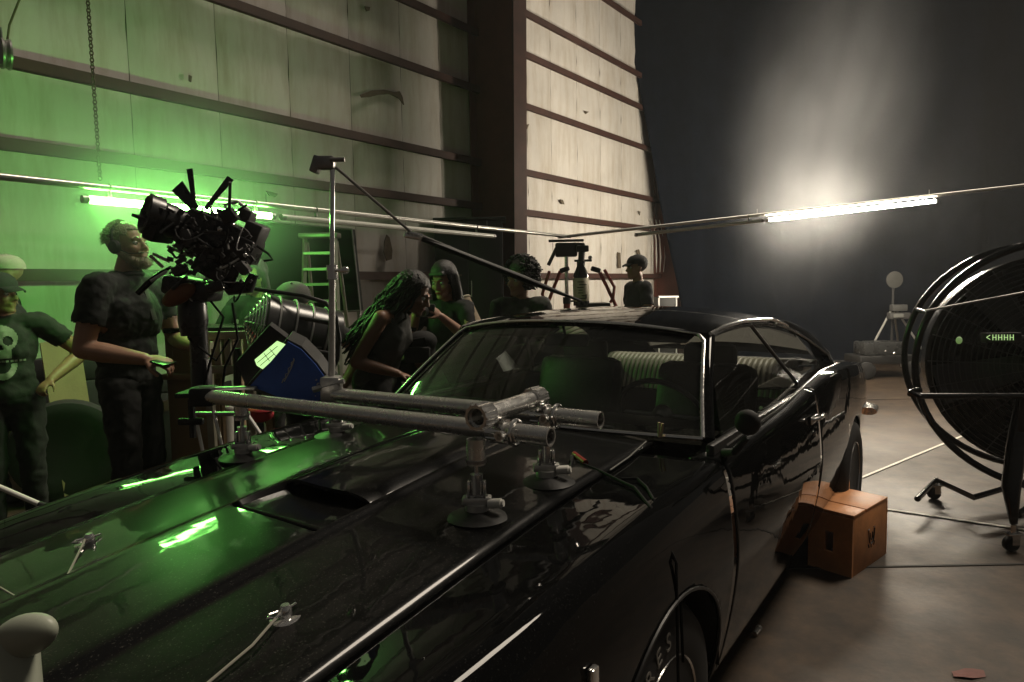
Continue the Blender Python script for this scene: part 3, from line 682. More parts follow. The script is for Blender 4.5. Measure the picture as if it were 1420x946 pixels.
# raised pale letters on the front tyre's sidewall
def letters(txt, size, m, parent, M, name='lettering', ext=.001):
    cu_ = bpy.data.curves.new('text', 'FONT'); cu_.body = txt; cu_.size = size; cu_.extrude = ext; cu_.align_x = 'CENTER'; cu_.align_y = 'CENTER'
    ob = bpy.data.objects.new('text', cu_); dg = bpy.context.evaluated_depsgraph_get()
    COL.objects.link(ob); dg.update(); me = bpy.data.meshes.new_from_object(ob.evaluated_get(dg)); bpy.data.objects.remove(ob); bpy.data.curves.remove(cu_)
    me.transform(M); me.materials.clear(); me.materials.append(m)
    o = bpy.data.objects.new(name, me); COL.objects.link(o); o.parent = parent; return o
M_letter = mat('pale_tyre_lettering', (.20, .19, .17), .7)
for k, chx in enumerate('TIRES'):
    a = R(33+13*k); rad = .262
    pos = wfront_c + Vector((math.cos(math.pi-a)*rad*-1, .1135, math.sin(a)*rad))
    # sidewall frame: text x runs backwards (towards the rear) as seen from the car's left
    rd = Vector((math.cos(a), 0, math.sin(a))); tx = Vector((-math.sin(a)*-1, 0, -math.cos(a))); pos = wfront_c + rd*rad + Vector((0, .1125, 0))
    tx = -Vector((-math.sin(a), 0, math.cos(a)))*-1; nrm = Vector((0, 1, 0)); tx = rd.cross(nrm)
    Mx = Matrix((( tx.x, rd.x, nrm.x, pos.x), (tx.y, rd.y, nrm.y, pos.y), (tx.z, rd.z, nrm.z, pos.z), (0, 0, 0, 1)))
    letters(chx, .066, M_letter, wfront_o, Mx)
# hood pins with lanyards
def hz(F, L):
    if abs(L) < .58: return hood_z(F, L)
    if abs(L) < wid(F)*.8: return lerp(deck(F)-.012, crest(F)-.004, (abs(L)-.585)/(wid(F)*.8-.585))
    return crest(F)-.004
for px, py, end in ((397, 858, ((350, 895), (318, 922), (285, 950))), (125, 755, ((100, 785), (80, 825), (70, 856)))):
    F, L, _ = cu(px, py, .83)
    for _ in range(4): F, L, _ = cu(px, py, hz(F, L))
    z = hz(F, L)
    p = car.part('hood_pin', MB().lathe((F, L, z+.001), (.05, 0, 1), [(.036, 0), (.036, .003), (.03, .006), (.012, .006), (.012, .022), (.008, .028), (.001, .028)], 22), M_chrome)
    car.part('pin_clip', MB().path([(F-.03, L-.01, z+.016), (F, L, z+.018), (F+.03, L+.008, z+.016), (F+.038, L-.004, z+.016), (F+.028, L-.014, z+.016), (F, L-.008, z+.016)], .0028, 6), M_chrome, p)
    pts = [(F+.01, L, z+.018)]
    for k, (x, y) in enumerate(end):
        a = cu(x, y, hz(F+.07*(k+1), L)+.012); pts.append(a)
    car.part('lanyard', MB().path(pts, .0028, 6), mat('wire_rope', (.30, .28, .24), .5), p)
    if px == 125:
        q = pts[-1]; b = cu(0, 815, q[2]); car.part('lanyard', MB().path([q, b], .0028, 6), MATS['wire_rope'], p)
# antenna like pale rod at the cowl, red tipped lead and loose leads over the fender
# ================================================================== LIT TUBES ON THEIR LONG PIPES
ZP = CAM_H+.58
JN = onz(785, 328, ZP); LE = at(0, 245, 3.4); RE = at(1420, 257, 8.6)
ld = (LE-JN).normalized(); rd_ = (RE-JN).normalized()
def on_line(px, py, a, d):                               # nearest point of a line to a pixel's ray
    r = ray(px, py).normalized(); w0 = EYE-a; b = r.dot(d); dd = r.dot(w0); e = d.dot(w0)
    return a + d*((e-b*dd)/(1-b*b))
M_pipe = mat('pale_steel_pipe', (.55, .54, .50), .33, .9, var=.2, scale=12)
pl = T('overhead_pipe', 'long thin steel pipe on the left carrying the green tube light', 'pipe', (JN.x, JN.y, ZP), group='overhead pipes')
pl.part('pipe', MB().tube(JN-ld*.1, JN+ld*(LE-JN).length*1.12, .019, 16), M_pipe)
pr = T('overhead_pipe', 'long thin steel pipe on the right carrying the bright white tube light', 'pipe', (JN.x, JN.y, ZP), group='overhead pipes')
pr.part('pipe', MB().tube(JN-rd_*.1, JN+rd_*(RE-JN).length*1.10, .019, 16), M_pipe)
M_tubewhite = emit('white_tube_glow', (1.0, .88, .70), WHITE_TUBE)
M_tubegreen = emit('green_tube_glow', (.24, 1.0, .15), GREEN_TUBE)
M_off = mat('frosted_tube', (.62, .62, .56), .25)
dn = Vector((0, 0, -.075))
def tube_light(name, label, a, b, m, group=None, light_shield=False):
    d = (b-a).normalized()
    t = T(name, label, 'light', tuple(a), group='tube lights under the overhead pipes')
    t.part('tube', MB().tube(a+d*.03, b-d*.03, .021, 20), m)
    if light_shield:  # opaque strip added under the tube to keep light off the floor
        sd = d.cross(Vector((0, 0, 1))).normalized(); vn = d.cross(sd)
        if vn.z > 0: vn = -vn
        g = [[a.lerp(b, e)+vn*(.0235*math.cos(x))+sd*(.0235*math.sin(x)) for x in np.linspace(-.7, .7, 11)] for e in (.0, .5, 1.0)]
        t.part('light_shield', MB().sheet(g, lambda p: p+vn*.004), M_alu)
    for p, q in ((a, a+d*.034), (b-d*.034, b)): t.part('end_cap', MB().tube(p, q, .0225, 16), M_steel)
    for k in (.12, .88):
        c = a.lerp(b, k); t.part('hanging_clip', MB().box(c+Vector((0, 0, .045)), (.02, .02, .075), bev=.004).ring(c+Vector((0, 0, .075)), d, .022, .004, 16, 6), M_steel)
    t.part('spring_pin', MB().tube(a.lerp(b, .95)+Vector((0, 0, .08)), a.lerp(b, .95)+Vector((0, 0, .15)), .0035, 6), M_steel)
g0, g1, g2 = (on_line(x, y-16, JN, ld)+dn for x, y in ((112, 275), (380, 305), (686, 332)))
tube_light('tube_light', 'glowing green tube light hung under the left overhead pipe', g0, g1, M_tubegreen)
tube_light('tube_light', 'unlit pale tube light hung under the left pipe, right of the green one', g1+(g2-g1)*.02, g2, M_off)
w0, w1, w2 = (on_line(x, y-14, JN, rd_)+dn for x, y in ((880, 330), (1062, 305), (1300, 288)))
tube_light('tube_light', 'unlit pale tube light hung under the right pipe, left of the white one', w0, w1-(w1-w0)*.02, M_off)
tube_light('tube_light', 'glaring white tube light hung under the right overhead pipe', w1, w2, M_tubewhite, light_shield=True)

# the stand under the pipes' junction, behind the car
sb = Vector((JN.x, JN.y, 0))
st = T('light_stand', 'chrome and red stand with a black head under the meeting of the two overhead pipes', 'stand', tuple(sb))
st.part('grip_head', MB().box(JN+Vector((0, 0, -.05)), (.42, .05, .03), bev=.006).box(JN+Vector((.0, 0, -.16)), (.26, .10, .17), bev=.02).box(JN+Vector((.16, -.02, -.13)), (.12, .12, .1), bev=.02).tube(JN+Vector((-.12, -.03, -.14)), JN+Vector((-.22, -.06, -.34)), .022, 10), M_black)
st.part('riser', MB().tube(JN+Vector((0, 0, -.24)), Vector((JN.x, JN.y, 1.15)), .022, 16), M_chrome)
st.part('mast', MB().tube(Vector((JN.x, JN.y, 1.30)), Vector((JN.x, JN.y, .15)), .040, 16), M_red)
st.part('collar', MB().tube(Vector((JN.x, JN.y, 1.33)), Vector((JN.x, JN.y, 1.25)), .047, 16).tube(Vector((JN.x, JN.y, 1.28)), Vector((JN.x+.1, JN.y, 1.28)), .012, 8).ball(Vector((JN.x+.11, JN.y, 1.28)), .022, seg=10, rings=6), M_black)
for a in (90, 210, 330):
    st.part('leg', MB().path([sb+Vector((0, 0, .75)), sb+Vector((.5*math.cos(R(a)), .5*math.sin(R(a)), .02))], .018, 8), M_red)
# red handled trolley with a black labelled canister, behind the car roof
cb = at(806, 430, 7.5); cb.z = 0
tr_ = T('hand_truck', 'red hand truck with bent handles and black grips behind the car roof', 'hand truck', tuple(cb))
for sgn, xs in ((-1, ((762, 376), (752, 408), (762, 432))), (1, ((838, 374), (852, 398), (850, 414), (846, 420)))):
    tr_.part('handle', MB().path([at(x, y, 7.55) for x, y in xs], .018, 8), M_red)
tr_.part('frame', MB().path([at(777, 376, 7.55), at(752, 440, 7.55), Vector((cb.x-.55, cb.y+.05, .1))], .02, 8).path([at(832, 378, 7.55), at(858, 432, 7.55), Vector((cb.x+.55, cb.y+.05, .1))], .02, 8).tube(Vector((cb.x-.55, cb.y+.05, .1)), Vector((cb.x+.55, cb.y+.05, .1)), .02, 8), M_red)
for x, y in ((783, 374), (826, 374)): tr_.part('grip', MB().box(at(x, y, 7.5), (.11, .07, .055), Matrix.Rotation(R(18 if x > 800 else -18), 3, 'Y'), bev=.015), M_rubber)
tr_.part('platform', MB().box(at(822, 425, 7.5), (.36, .3, .08), bev=.01).box(Vector((cb.x, cb.y, .06)), (1.0, .4, .04)).box(Vector((cb.x, cb.y+.02, .65)), (.06, .06, 1.2)), M_black)
for sx in (-.45, .45): tr_.part('wheel', MB().lathe(Vector((cb.x+sx, cb.y+.2, .09)), (1, 0, 0), [(.02, -.03), (.085, -.03), (.09, 0), (.085, .03), (.02, .03)], 20), M_rubber)
ca, cbt = at(806, 420, 7.35), at(806, 378, 7.35)
cz0, cz1 = ca.z, cbt.z; cc = Vector((ca.x, ca.y, 0))
cn = T('canister', 'black canister with a white printed label, standing on the hand truck', 'canister', (ca.x, ca.y, cz0))
cn.part('bottle', MB().lathe(cc+Vector((0, 0, cz0-.03)), (0, 0, 1), [(.088, 0), (.088, cz1-cz0), (.06, cz1-cz0+.06), (.045, cz1-cz0+.10), (.045, cz1-cz0+.15), (.001, cz1-cz0+.15)], 28), M_blackgloss)
cn.part('label', MB().lathe(cc+Vector((0, 0, cz0+.02)), (0, 0, 1), [(.0885, 0), (.090, .002), (.090, .25), (.0885, .252)], 28), mat('yellowed_label', (.60, .55, .42), .6, var=.2, scale=40))
lab = MB()
for k in range(7): lab.box(cc+Vector((random.uniform(-.02, .02), -.0905, cz0+.05+.03*k)), (random.uniform(.03, .09), .003, .008))
lab.box(cc+Vector((.045, -.085, cz0+.07)), (.014, .01, .05))
cn.part('printed_line', lab, M_black, smooth=0)['kind'] = 'stuff'
cn.part('valve', MB().tube(cc+Vector((0, 0, cz1+.08)), cc+Vector((.02, 0, cz1+.30)), .035, 14).tube(cc+Vector((-.07, 0, cz1+.13)), cc+Vector((.12, 0, cz1+.13)), .013, 8).box(cc+Vector((.02, 0, cz1+.26)), (.13, .08, .07), bev=.01), M_black)
cn.part('gauge', MB().tube(cc+Vector((.10, -.01, cz1+.16)), cc+Vector((.10, -.03, cz1+.16)), .022, 14), M_steel)

# ================================================================== SPEED RAIL RIG ON THE HOOD
def hood_at(px, py):
    F, L, _ = cu(px, py, .9)
    for _ in range(6): F, L, _ = cu(px, py, hz(F, L))
    return CW(F, L, hz(F, L))
rb = hood_at(662, 715)
rig = T('speed_rail_rig', 'steel pipe camera rig clamped across the hood on four black suction cups', 'camera rig', tuple(rb))
LAT = -LFT; RZ = 1.105; pr_ = .0243
n1 = onz(764, 606, RZ); f1 = onz(284, 549, RZ); n2 = onz(833, 583, RZ); f2 = onz(452, 546, RZ)
M_tubepipe = mat('scuffed_rail_pipe', (.86, .85, .82), .27, .85, var=.3, rvar=.12, scale=18)
rig.part('rail_pipe', MB().pipe(n1, f1, pr_), M_tubepipe); rig.part('rail_pipe', MB().pipe(n2, f2, pr_), M_tubepipe)
c1 = onz(668, 577, RZ+.052); c2 = onz(742, 553, RZ+.052); cd_ = (c2-c1).normalized()
rig.part('cross_pipe', MB().pipe(c1-cd_*.015, c2+cd_*.02, pr_), M_tubepipe)
def clamp(c, axis, rad=.031, w=.055):
    u, v, d = basis(axis); mb = MB().pipe(c-d*w/2, c+d*w/2, rad, .007, 28)
    for k in range(12):
        a = 2*math.pi*k/12; mb.tube(c-d*w*.46+u*rad*math.cos(a)+v*rad*math.sin(a), c+d*w*.46+u*rad*math.cos(a)+v*rad*math.sin(a), .0035, 6)
    return mb
def bolt(mb, c, ax, r=.009, h=.03):
    mb.tube(c, c+Vector(ax)*h, r, 6); mb.tube(c+Vector(ax)*h*.6, c+Vector(ax)*h, r*1.5, 6)
for c, ln, o in ((c1, (n1, f1), 0), (c2, (n2, f2), 0)):
    d = (ln[1]-ln[0]).normalized(); foot = ln[0]+d*((c-ln[0]).dot(d)); foot.z = RZ
    m = clamp(c, cd_); m2 = clamp(foot+d*.0, d, .030, .05)
    bolt(m2, foot+d*.03+Vector((0, 0, .028)), (0, 0, 1)); bolt(m2, foot-d*.035+cd_*-.028, -cd_)
    rig.part('clamp', m, M_chrome); rig.part('clamp', m2, M_chrome)
    rig.part('retaining_ring', MB().ring(foot-d*.05, d, .031, .006, 24, 8), M_chrome)
def cup(px, py, ax, leg_top=None):
    p = hood_at(px, py)
    nrm = Vector((0, 0, 1))
    o = rig.part('suction_cup', MB().lathe(p+Vector((0, 0, -.004)), nrm, [(.001, .0), (.082, .0), (.084, .006), (.07, .012), (.045, .018), (.03, .022), (.001, .022)], 36), mat('black_suction_rubber', (.02, .02, .02), .42, rvar=.1))
    b = MB().tube(p+Vector((0, 0, .016)), p+Vector((0, 0, .035)), .03, 20).box(p+Vector((0, 0, .042)), (.075, .032, .022), bev=.005)
    rig.part('cup_base', b, M_alu, o)
    rig.part('pump_plunger', MB().tube(p+Vector((.03, -.012, .036)), p+Vector((.062, -.022, .040)), .0125, 14).tube(p+Vector((.055, -.02, .039)), p+Vector((.068, -.024, .041)), .009, 12), M_white, o)
    rig.part('swivel', MB().tube(p+Vector((-.028, 0, .05)), p+Vector((.028, 0, .05)), .008, 10).box(p+Vector((-.02, 0, .068)), (.008, .03, .05), bev=.003).box(p+Vector((.02, 0, .068)), (.008, .03, .05), bev=.003).tube(p+Vector((0, 0, .06)), p+Vector((0, 0, .11)), .0165, 16).tube(p+Vector((0, 0, .104)), p+Vector((0, 0, .14)), .007, 10), M_chrome, o)
    top = Vector((p.x, p.y, RZ-.012))
    rig.part('leg_pipe', MB().pipe(p+Vector((0, 0, .135)), top, .0235, .003), M_tubepipe)
    rig.part('leg_collar', MB().pipe(top-Vector((0, 0, .06)), top-Vector((0, 0, .052)), .0262, .003), M_steel)
    return p
cup(662, 716, 0); cup(758, 668, 0); cup(338, 634, 0); cup(467, 604, 0)
# black clamp and grip arms at the far end
fe = f1
rig.part('black_clamp', MB().box(fe, (.09, .08, .07), bev=.015).tube(fe+Vector((-.05, 0, -.01)), fe+Vector((-.05, 0, -.15)), .012, 8).box(fe+Vector((-.05, -.01, -.09)), (.09, .02, .025), bev=.006), M_black)
a_ = onz(300, 540, 1.12); b_ = onz(343, 537, 1.14)
rig.part('flat_bar', MB().box((a_+b_)/2, (.18, .035, .012), bev=.003), M_alu)

# pole with a boom standing on the rail's far end
pb = f2+Vector((0, 0, .02)) + (n2-f2).normalized()*.03
pt = at(461, 228, pb.y+.02); pt.x = lerp(pb.x, pt.x, 1)
pole = T('boom_pole', 'upright thin steel pole on the far rail with a slanted black boom', 'pole', tuple(pb))
pole.part('pole', MB().tube(pb, pb.lerp(pt, .55), .0115, 14), M_alu); pole.part('pole', MB().tube(pb.lerp(pt, .5), pt, .0085, 14), M_chrome)
cl = pb.lerp(pt, .53)
pole.part('collar', MB().tube(cl-Vector((0, 0, .03)), cl+Vector((0, 0, .02)), .019, 14).tube(cl, cl+Vector((.045, -.02, .0)), .006, 8).ball(cl+Vector((.05, -.02, 0)), (.016, .008, .014), seg=10, rings=6), M_chrome)
pole.part('rail_clamp', MB().box(pb, (.07, .06, .09), bev=.01).tube(pb+Vector((-.06, -.02, 0)), pb+Vector((.05, -.02, .03)), .011, 8), M_alu)
q = pt
pole.part('head', MB().box(q+Vector((-.02, 0, .005)), (.06, .045, .045), bev=.008).box(q+Vector((-.055, 0, .0)), (.03, .04, .06), Matrix.Rotation(R(20), 3, 'Y'), bev=.006).tube(q+Vector((.0, -.03, .01)), q+Vector((.05, -.03, .01)), .008, 8), M_steel)
bend = at(577, 328, 2.62); bend_end = at(806, 418, 2.95)
pole.part('boom', MB().tube(q+Vector((0, -.01, 0)), bend, .0055, 10), M_steel)
pole.part('boom_clamp', MB().box(bend+Vector((-.01, 0, 0)), (.07, .03, .022), Matrix.Rotation(R(12), 3, 'Y'), bev=.004).tube(bend+Vector((-.03, -.02, .015)), bend+Vector((.03, -.02, .0)), .008, 8), M_chrome)
u = (bend_end-bend).normalized()
pole.part('boom_arm', MB().path([bend-u*.02, bend+u*.12, bend.lerp(bend_end, .62), bend_end], [.012, .018, .021, .006], 10, flat=.7), M_black)
pole.part('boom_edge', MB().tube(bend+u*.02+Vector((0, -.012, .012)), bend_end+Vector((0, -.006, .003)), .004, 8), M_steel)

# ---- film camera, on the rig's far end over the right fender
cy = 2.72
def A(x, y, dy=0.0): return at(x, y, cy+dy)
kb = A(285, 350); kc = kb
film = T('film_camera', 'dark film camera bristling with gear on the rig beside the hood, lit green', 'camera', tuple(A(275, 520)))
M_cam = mat('camera_black', (.03, .031, .031), .30, rvar=.12); M_camg = mat('camera_grey', (.06, .06, .058), .45)
rt = Matrix.Rotation(R(-24), 3, 'Y') 
rt = Matrix.Rotation(R(24), 3, 'Y')
film.part('body', MB().box(A(300, 330), (.22, .15, .16), rt, bev=.012).box(A(336, 345), (.12, .14, .10), rt, bev=.01), M_cam)
film.part('lens', MB().lathe(A(272, 318), A(215, 300, -.1)-A(272, 318), [(.05, 0), (.062, .03), (.058, .07), (.066, .09), (.066, .13), (.078, .14), (.08, .19), (.072, .195), (.06, .18), (.001, .17)], 32), M_cam)
film.part('matte_box', MB().box(A(226, 312, -.08), (.05, .16, .14), rt, bev=.01).box(A(212, 306, -.08), (.07, .18, .012), rt), M_black)
for (bx, by), (ex, ey), w in (((272, 290), (246, 257), .034), ((270, 288), (263, 234), .014), ((285, 290), (320, 247), .016), ((300, 292), (326, 302), .02)):
    p, e = A(bx, by), A(ex, ey, .03); d = (e-p).normalized(); sd = Vector((d.z, 0, -d.x))
    film.part('antenna', MB().prism([p-sd*w*.55, e-sd*w, e+sd*w*.8, p+sd*w*.4], Vector((0, .006, 0))), M_cam, smooth=0)
film.part('top_handle', MB().path([A(318, 300), A(312, 284), A(330, 280), A(345, 292), A(343, 304)], .008, 8), M_alu)
film.part('battery', MB().box(A(343, 300), (.05, .07, .05), rt, bev=.006).box(A(352, 330), (.07, .10, .12), rt, bev=.008), M_camg)
film.part('focus_motor', MB().tube(A(262, 345), A(290, 352), .026, 16).tube(A(245, 338), A(262, 345), .012, 10), M_camg)
for k, (p, e) in enumerate((((232, 342), (268, 357)), ((212, 352), (236, 363)), ((208, 354), (226, 371)))):
    film.part('rod', MB().tube(A(*p, -.05), A(*e, -.03), .0065, 8), M_alu)
film.part('pan_handle', MB().path([A(191, 407, -.1), A(205, 393, -.1), A(222, 379, -.08), A(236, 371, -.05), A(262, 380)], [.012, .013, .008, .007, .007], 10), M_blackgloss)
film.part('pan_handle', MB().path([A(209, 390, -.12), A(232, 376, -.08)], .006, 8), M_alu)
film.part('onboard_monitor', MB().box(A(300, 372, -.03), (.18, .03, .10), Matrix.Rotation(R(30), 3, 'Y'), bev=.008), M_cam)
film.part('cable_loop', MB().path([A(290, 352, -.04), A(303, 356, -.06), A(314, 368, -.06), A(312, 377, -.06), A(300, 372, -.05)], .004, 6), M_alu)
for pts in (((340, 330), (372, 352), (378, 360), (366, 362)), ((250, 420), (262, 470), (300, 500), (318, 470)), ((322, 420), (330, 470), (312, 510), (306, 560)), ((286, 410), (310, 440), (292, 500), (280, 548))):
    film.part('cable', MB().path([A(x, y, -.03) for x, y in pts], .005, 6), M_cable)
film.part('gear_knob', MB().ball(A(322, 315), .02, seg=12, rings=8).ball(A(305, 318, -.1), .012, seg=10, rings=6).ball(A(288, 340, -.1), .012, seg=10, rings=6).ball(A(340, 354, -.08), .01, seg=10, rings=6), M_chrome)
film.part('curved_shield', MB().path([A(338, 326), A(350, 328), A(357, 338), A(352, 348), A(332, 336)], .008, 8, flat=.5), M_white)
film.part('fluid_head', MB().box(A(268, 400), (.20, .15, .08), Matrix.Rotation(R(12), 3, 'Y'), bev=.02).lathe(A(268, 445), (0, 0, 1), [(.05, -.06), (.058, 0), (.055, .07), (.045, .10)], 24).tube(A(275, 455), A(278, 540), .035, 16), M_cam)
film.part('side_arm', MB().path([A(305, 385), A(320, 400), A(345, 398), A(352, 380)], [.02, .03, .028, .02], 12), M_cam)
film.part('leather_pad', MB().ball(A(248, 409, -.09), (.075, .03, .036), Matrix.Rotation(R(-28), 3, 'Y')), mat('tan_leather', (.22, .09, .035), .6, var=.3, scale=20))
film.part('mount_plate', MB().box(A(280, 545), (.16, .14, .02), bev=.004).box(A(283, 520), (.05, .05, .14), bev=.008), M_black)
for k in range(26):
    a = A(random.uniform(240, 345), random.uniform(285, 395), random.uniform(-.12, .02)); b = a+Vector((random.uniform(-.12, .12), random.uniform(-.05, .03), random.uniform(-.10, .05))); c_ = (a+b)/2+Vector((random.uniform(-.05, .05), -.05, random.uniform(-.09, .02)))
    film.part('cable', MB().path([a.lerp(c_, q).lerp(c_.lerp(b, q), q) for q in np.linspace(0, 1, 7)], random.choice((.0025, .004, .005)), 5), random.choice((M_cable, M_cam, M_alu, M_camg)))
for k in range(14):
    a = A(random.uniform(225, 345), random.uniform(290, 390), random.uniform(-.14, -.05)); d_ = Vector((random.uniform(-1, 1), random.uniform(-.3, .3), random.uniform(-.6, .6))).normalized()
    film.part('rod', MB().tube(a, a+d_*random.uniform(.04, .14), random.uniform(.003, .007), 8), random.choice((M_cam, M_alu, M_camg)))
for x, y in ((318, 300), (262, 330), (338, 372), (300, 398), (250, 375)):
    film.part('accessory_box', MB().box(A(x, y, -.09), (random.uniform(.03, .07), .05, random.uniform(.03, .06)), Matrix.Rotation(random.uniform(-.7, .7), 3, 'Y'), bev=.005), random.choice((M_cam, M_camg)))
mb = MB()
for k in range(90):
    x = random.uniform(232, 350); y = 296+ (x-232)*.25 + random.uniform(-8, 75); mb.box(A(x, y, random.uniform(-.13, -.07)), (random.uniform(.008, .028), .012, random.uniform(.006, .02)), Matrix.Rotation(random.uniform(-1, 1), 3, 'Y'))
film.part('fittings', mb, M_camg, smooth=0)['kind'] = 'stuff'

# ---- blue backed monitor tied on the rails
my = 2.36
def B(x, y, dy=0.0): return at(x, y, my+dy)
mon = T('field_monitor', 'blue backed field monitor box tilted on the rail beside the film camera', 'monitor', tuple(B(410, 556)))
M_blue = mat('blue_painted_case', (.05, .15, .58), .5, var=.25, scale=14)
pb_ = [(398, 470), (418, 480), (440, 503), (460, 530), (455, 556), (432, 562), (388, 556), (341, 537)]
mon.part('case', MB().prism([B(x, y) for x, y in pb_], Vector((-.02, .13, .02))), M_black, smooth=0)
pi = [(399, 474), (417, 484), (437, 505), (456, 531), (451, 553), (431, 558), (389, 552), (347, 535)]
mon.part('back_panel', MB().prism([B(x, y, -.006) for x, y in pi], Vector((0, .012, 0))), M_blue, smooth=0)
pf = [(327, 503), (374, 451), (398, 469), (341, 536)]
mon.part('side_frame', MB().prism([B(x, y, -.0) for x, y in pf], Vector((-.01, .05, .01))), M_black, smooth=0)
M_lime = emit('glowing_lime_label', (.55, .9, .35), .75)  # lime label given a glow of its own
mon.part('lime_label', MB().prism([B(x, y, -.004) for x, y in ((353, 499), (384, 473), (396, 478), (389, 489), (364, 512), (356, 507))], Vector((0, .004, 0))), M_lime, smooth=0)
mb = MB()
for (a, b) in (((357, 503), (385, 480)), ((361, 507), (380, 491)), ((366, 490), (374, 501)), ((374, 484), (383, 494))): mb.tube(B(*a, -.005), B(*b, -.005), .0012, 5)
mon.part('label_line', mb, M_black)['kind'] = 'stuff'
mb = MB().path([B(x, y, -.0075) for x, y in ((391, 531), (393, 526), (396, 524), (396, 519), (400, 517), (400, 511), (404, 508), (404, 503), (408, 500), (407, 497))], .004, 6, flat=.4).path([B(x, y, -.0075) for x, y in ((394, 529), (399, 520), (404, 510), (408, 498))], .0022, 6)
mon.part('script_lettering', mb, M_white)
mb = MB()
for k in range(14):
    x, y = random.uniform(436, 452), random.uniform(527, 552); mb.box(B(x, y, -.0075), (random.uniform(.003, .012), .002, random.uniform(.002, .007)), Matrix.Rotation(random.uniform(-1, 1), 3, 'Y'))
mon.part('scuff', mb, M_white, smooth=0)['kind'] = 'stuff'
mon.part('tie_strap', MB().path([B(420, 560, .03), B(425, 575, .03), B(437, 572, .02), B(434, 558, .02)], .006, 6), M_black)

# ================================================================== BARREL FAN (left) 
fy = 3.75
def F1(x, y, dy=0.0): return at(x, y, fy+dy)
f0, fe_ = F1(334, 444, -.12), F1(448, 468, .1)
fx = (fe_-f0).normalized()
fan = T('barrel_fan', 'black barrel fan with ring guards on a tubular cage behind the blue monitor', 'fan', (f0.x+.2, f0.y, 0))
fan.part('drum', MB().lathe(f0+fx*.10, fx, [(.165, 0), (.175, .01), (.168, .1), (.168, .36), (.175, .42), (.16, .42), (.155, .3), (.155, .02)], 36), mat('grey_drum', (.05, .05, .05), .25))
for k, q in enumerate((.025, .05, .075, .10, .125, .15, .172)):
    fan.part('guard_ring', MB().ring(f0+fx*(.015+q*.45), fx, q, .0050, 36, 6), M_chrome)
u, v, _ = basis(fx); 
for k in range(8):
    a = math.pi*k/4; r_ = u*math.cos(a)+v*math.sin(a); fan.part('guard_spoke', MB().path([f0+fx*.02+r_*.02, f0+fx*.06+r_*.1, f0+fx*.10+r_*.172], .003, 5), M_steel)
for q in (.17, .26, .35, .44): fan.part('drum_band', MB().ring(f0+fx*q, fx, .174, .006, 36, 6), M_alu)
fan.part('motor', MB().lathe(f0+fx*.2, fx, [(.001, 0), (.06, .01), (.065, .05), (.065, .2), (.001, .22)], 20), M_black)
for k in range(5):
    a = 2*math.pi*k/5; r_ = u*math.cos(a)+v*math.sin(a); q = u*-math.sin(a)+v*math.cos(a)
    fan.part('blade', MB().prism([f0+fx*.14+r_*.05-q*.02, f0+fx*.12+r_*.14-q*.05, f0+fx*.16+r_*.14+q*.05, f0+fx*.18+r_*.05+q*.02], fx*.004), M_black, smooth=0)
for pts in (((340, 398), (362, 402), (420, 410), (452, 420), (466, 440), (471, 470), (468, 498), (458, 520)), ((362, 428), (412, 440), (468, 450)), ((340, 452), (356, 470), (420, 484), (466, 492))):
    fan.part('cage_tube', MB().path([F1(x, y, -.10) for x, y in pts], .012, 8), M_black)
for dx in (-.1, .35):
    fan.part('leg', MB().tube((f0.x+dx+.05, f0.y+.05, f0.z-.16), (f0.x+dx, f0.y+.05, .0), .02, 10), M_black)

# ================================================================== APPLE BOX
M_box = mat('stained_orange_plywood', (.72, .31, .12), .5, var=.35, scale=9, bump=.08, bscale=50)
b0, b1, b2 = onz(1127, 797, 0), onz(1181, 802, 0), onz(1229, 768, 0)
ey = (b2-b1); wy = ey.length; ey.normalize(); ex = Vector((ey.y, -ey.x, 0)); wx = .22
hB = 0.0
for k in range(60):                                      # height so that the front corner's top sits at its pixel
    hB = .30+k*.004
    d = (b1+Vector((0, 0, hB)))-EYE; yy = 473-CAM_F*d.dot(VUP)/d.dot(VFW)
    if yy < 722: break

ab = T('apple_box', 'orange stained wooden apple box standing on its side on the concrete', 'box', tuple(b1))
bR = Matrix((ex, ey, Vector((0, 0, 1)))).transposed()
def bx(u, v, z): return b1 - ex*(wx-u) + ey*v + Vector((0, 0, z))
th = .016
ab.part('side_board', MB().box(bx(wx-th/2, wy/2, hB/2), (th, wy-2*th, hB), bR, bev=.002), M_box)
ab.part('side_board', MB().box(bx(th/2, wy/2, hB/2), (th, wy-2*th, hB), bR, bev=.002), M_box)
# end board with a hand slot, built of four strips round the hole
sw_, sh = .042, .105; sc_ = bx(wx*.48, th/2, hB*.52)
for (u0, u1, z0, z1) in ((0, wx, 0, hB*.52-sh/2), (0, wx, hB*.52+sh/2, hB-.002), (0, wx*.48-sw_/2, hB*.52-sh/2, hB*.52+sh/2), (wx*.48+sw_/2, wx, hB*.52-sh/2, hB*.52+sh/2)):
    ab.part('end_board', MB().box(bx((u0+u1)/2, th/2-.001, (z0+z1)/2), (u1-u0, th, z1-z0), bR), M_box, smooth=0)
ab.part('end_board', MB().box(bx(wx/2, wy-th/2+.001, hB/2), (wx, th, hB-.004), bR, bev=.002), M_box)
gv = wy*.34
ab.part('top_board', MB().box(bx(wx/2, gv/2, hB+.008), (wx+.004, gv-.012, .016), bR, bev=.002), M_box)
ab.part('top_board', MB().box(bx(wx/2, (gv+wy)/2, hB+.008), (wx+.004, wy-gv-.012, .016), bR, bev=.002), M_box)
ab.part('inner_board', MB().box(bx(wx/2, wy/2, .02), (wx-2*th-.004, wy-2*th-.004, .02), bR), M_black, smooth=0)
lg = bx(wx+.0012, wy*.52, hB*.52)
mk = MB()
def mark(pts, w=.0035): mk.path([lg+ey*a+Vector((0, 0, b)) for a, b in pts], w, 5, flat=.4)
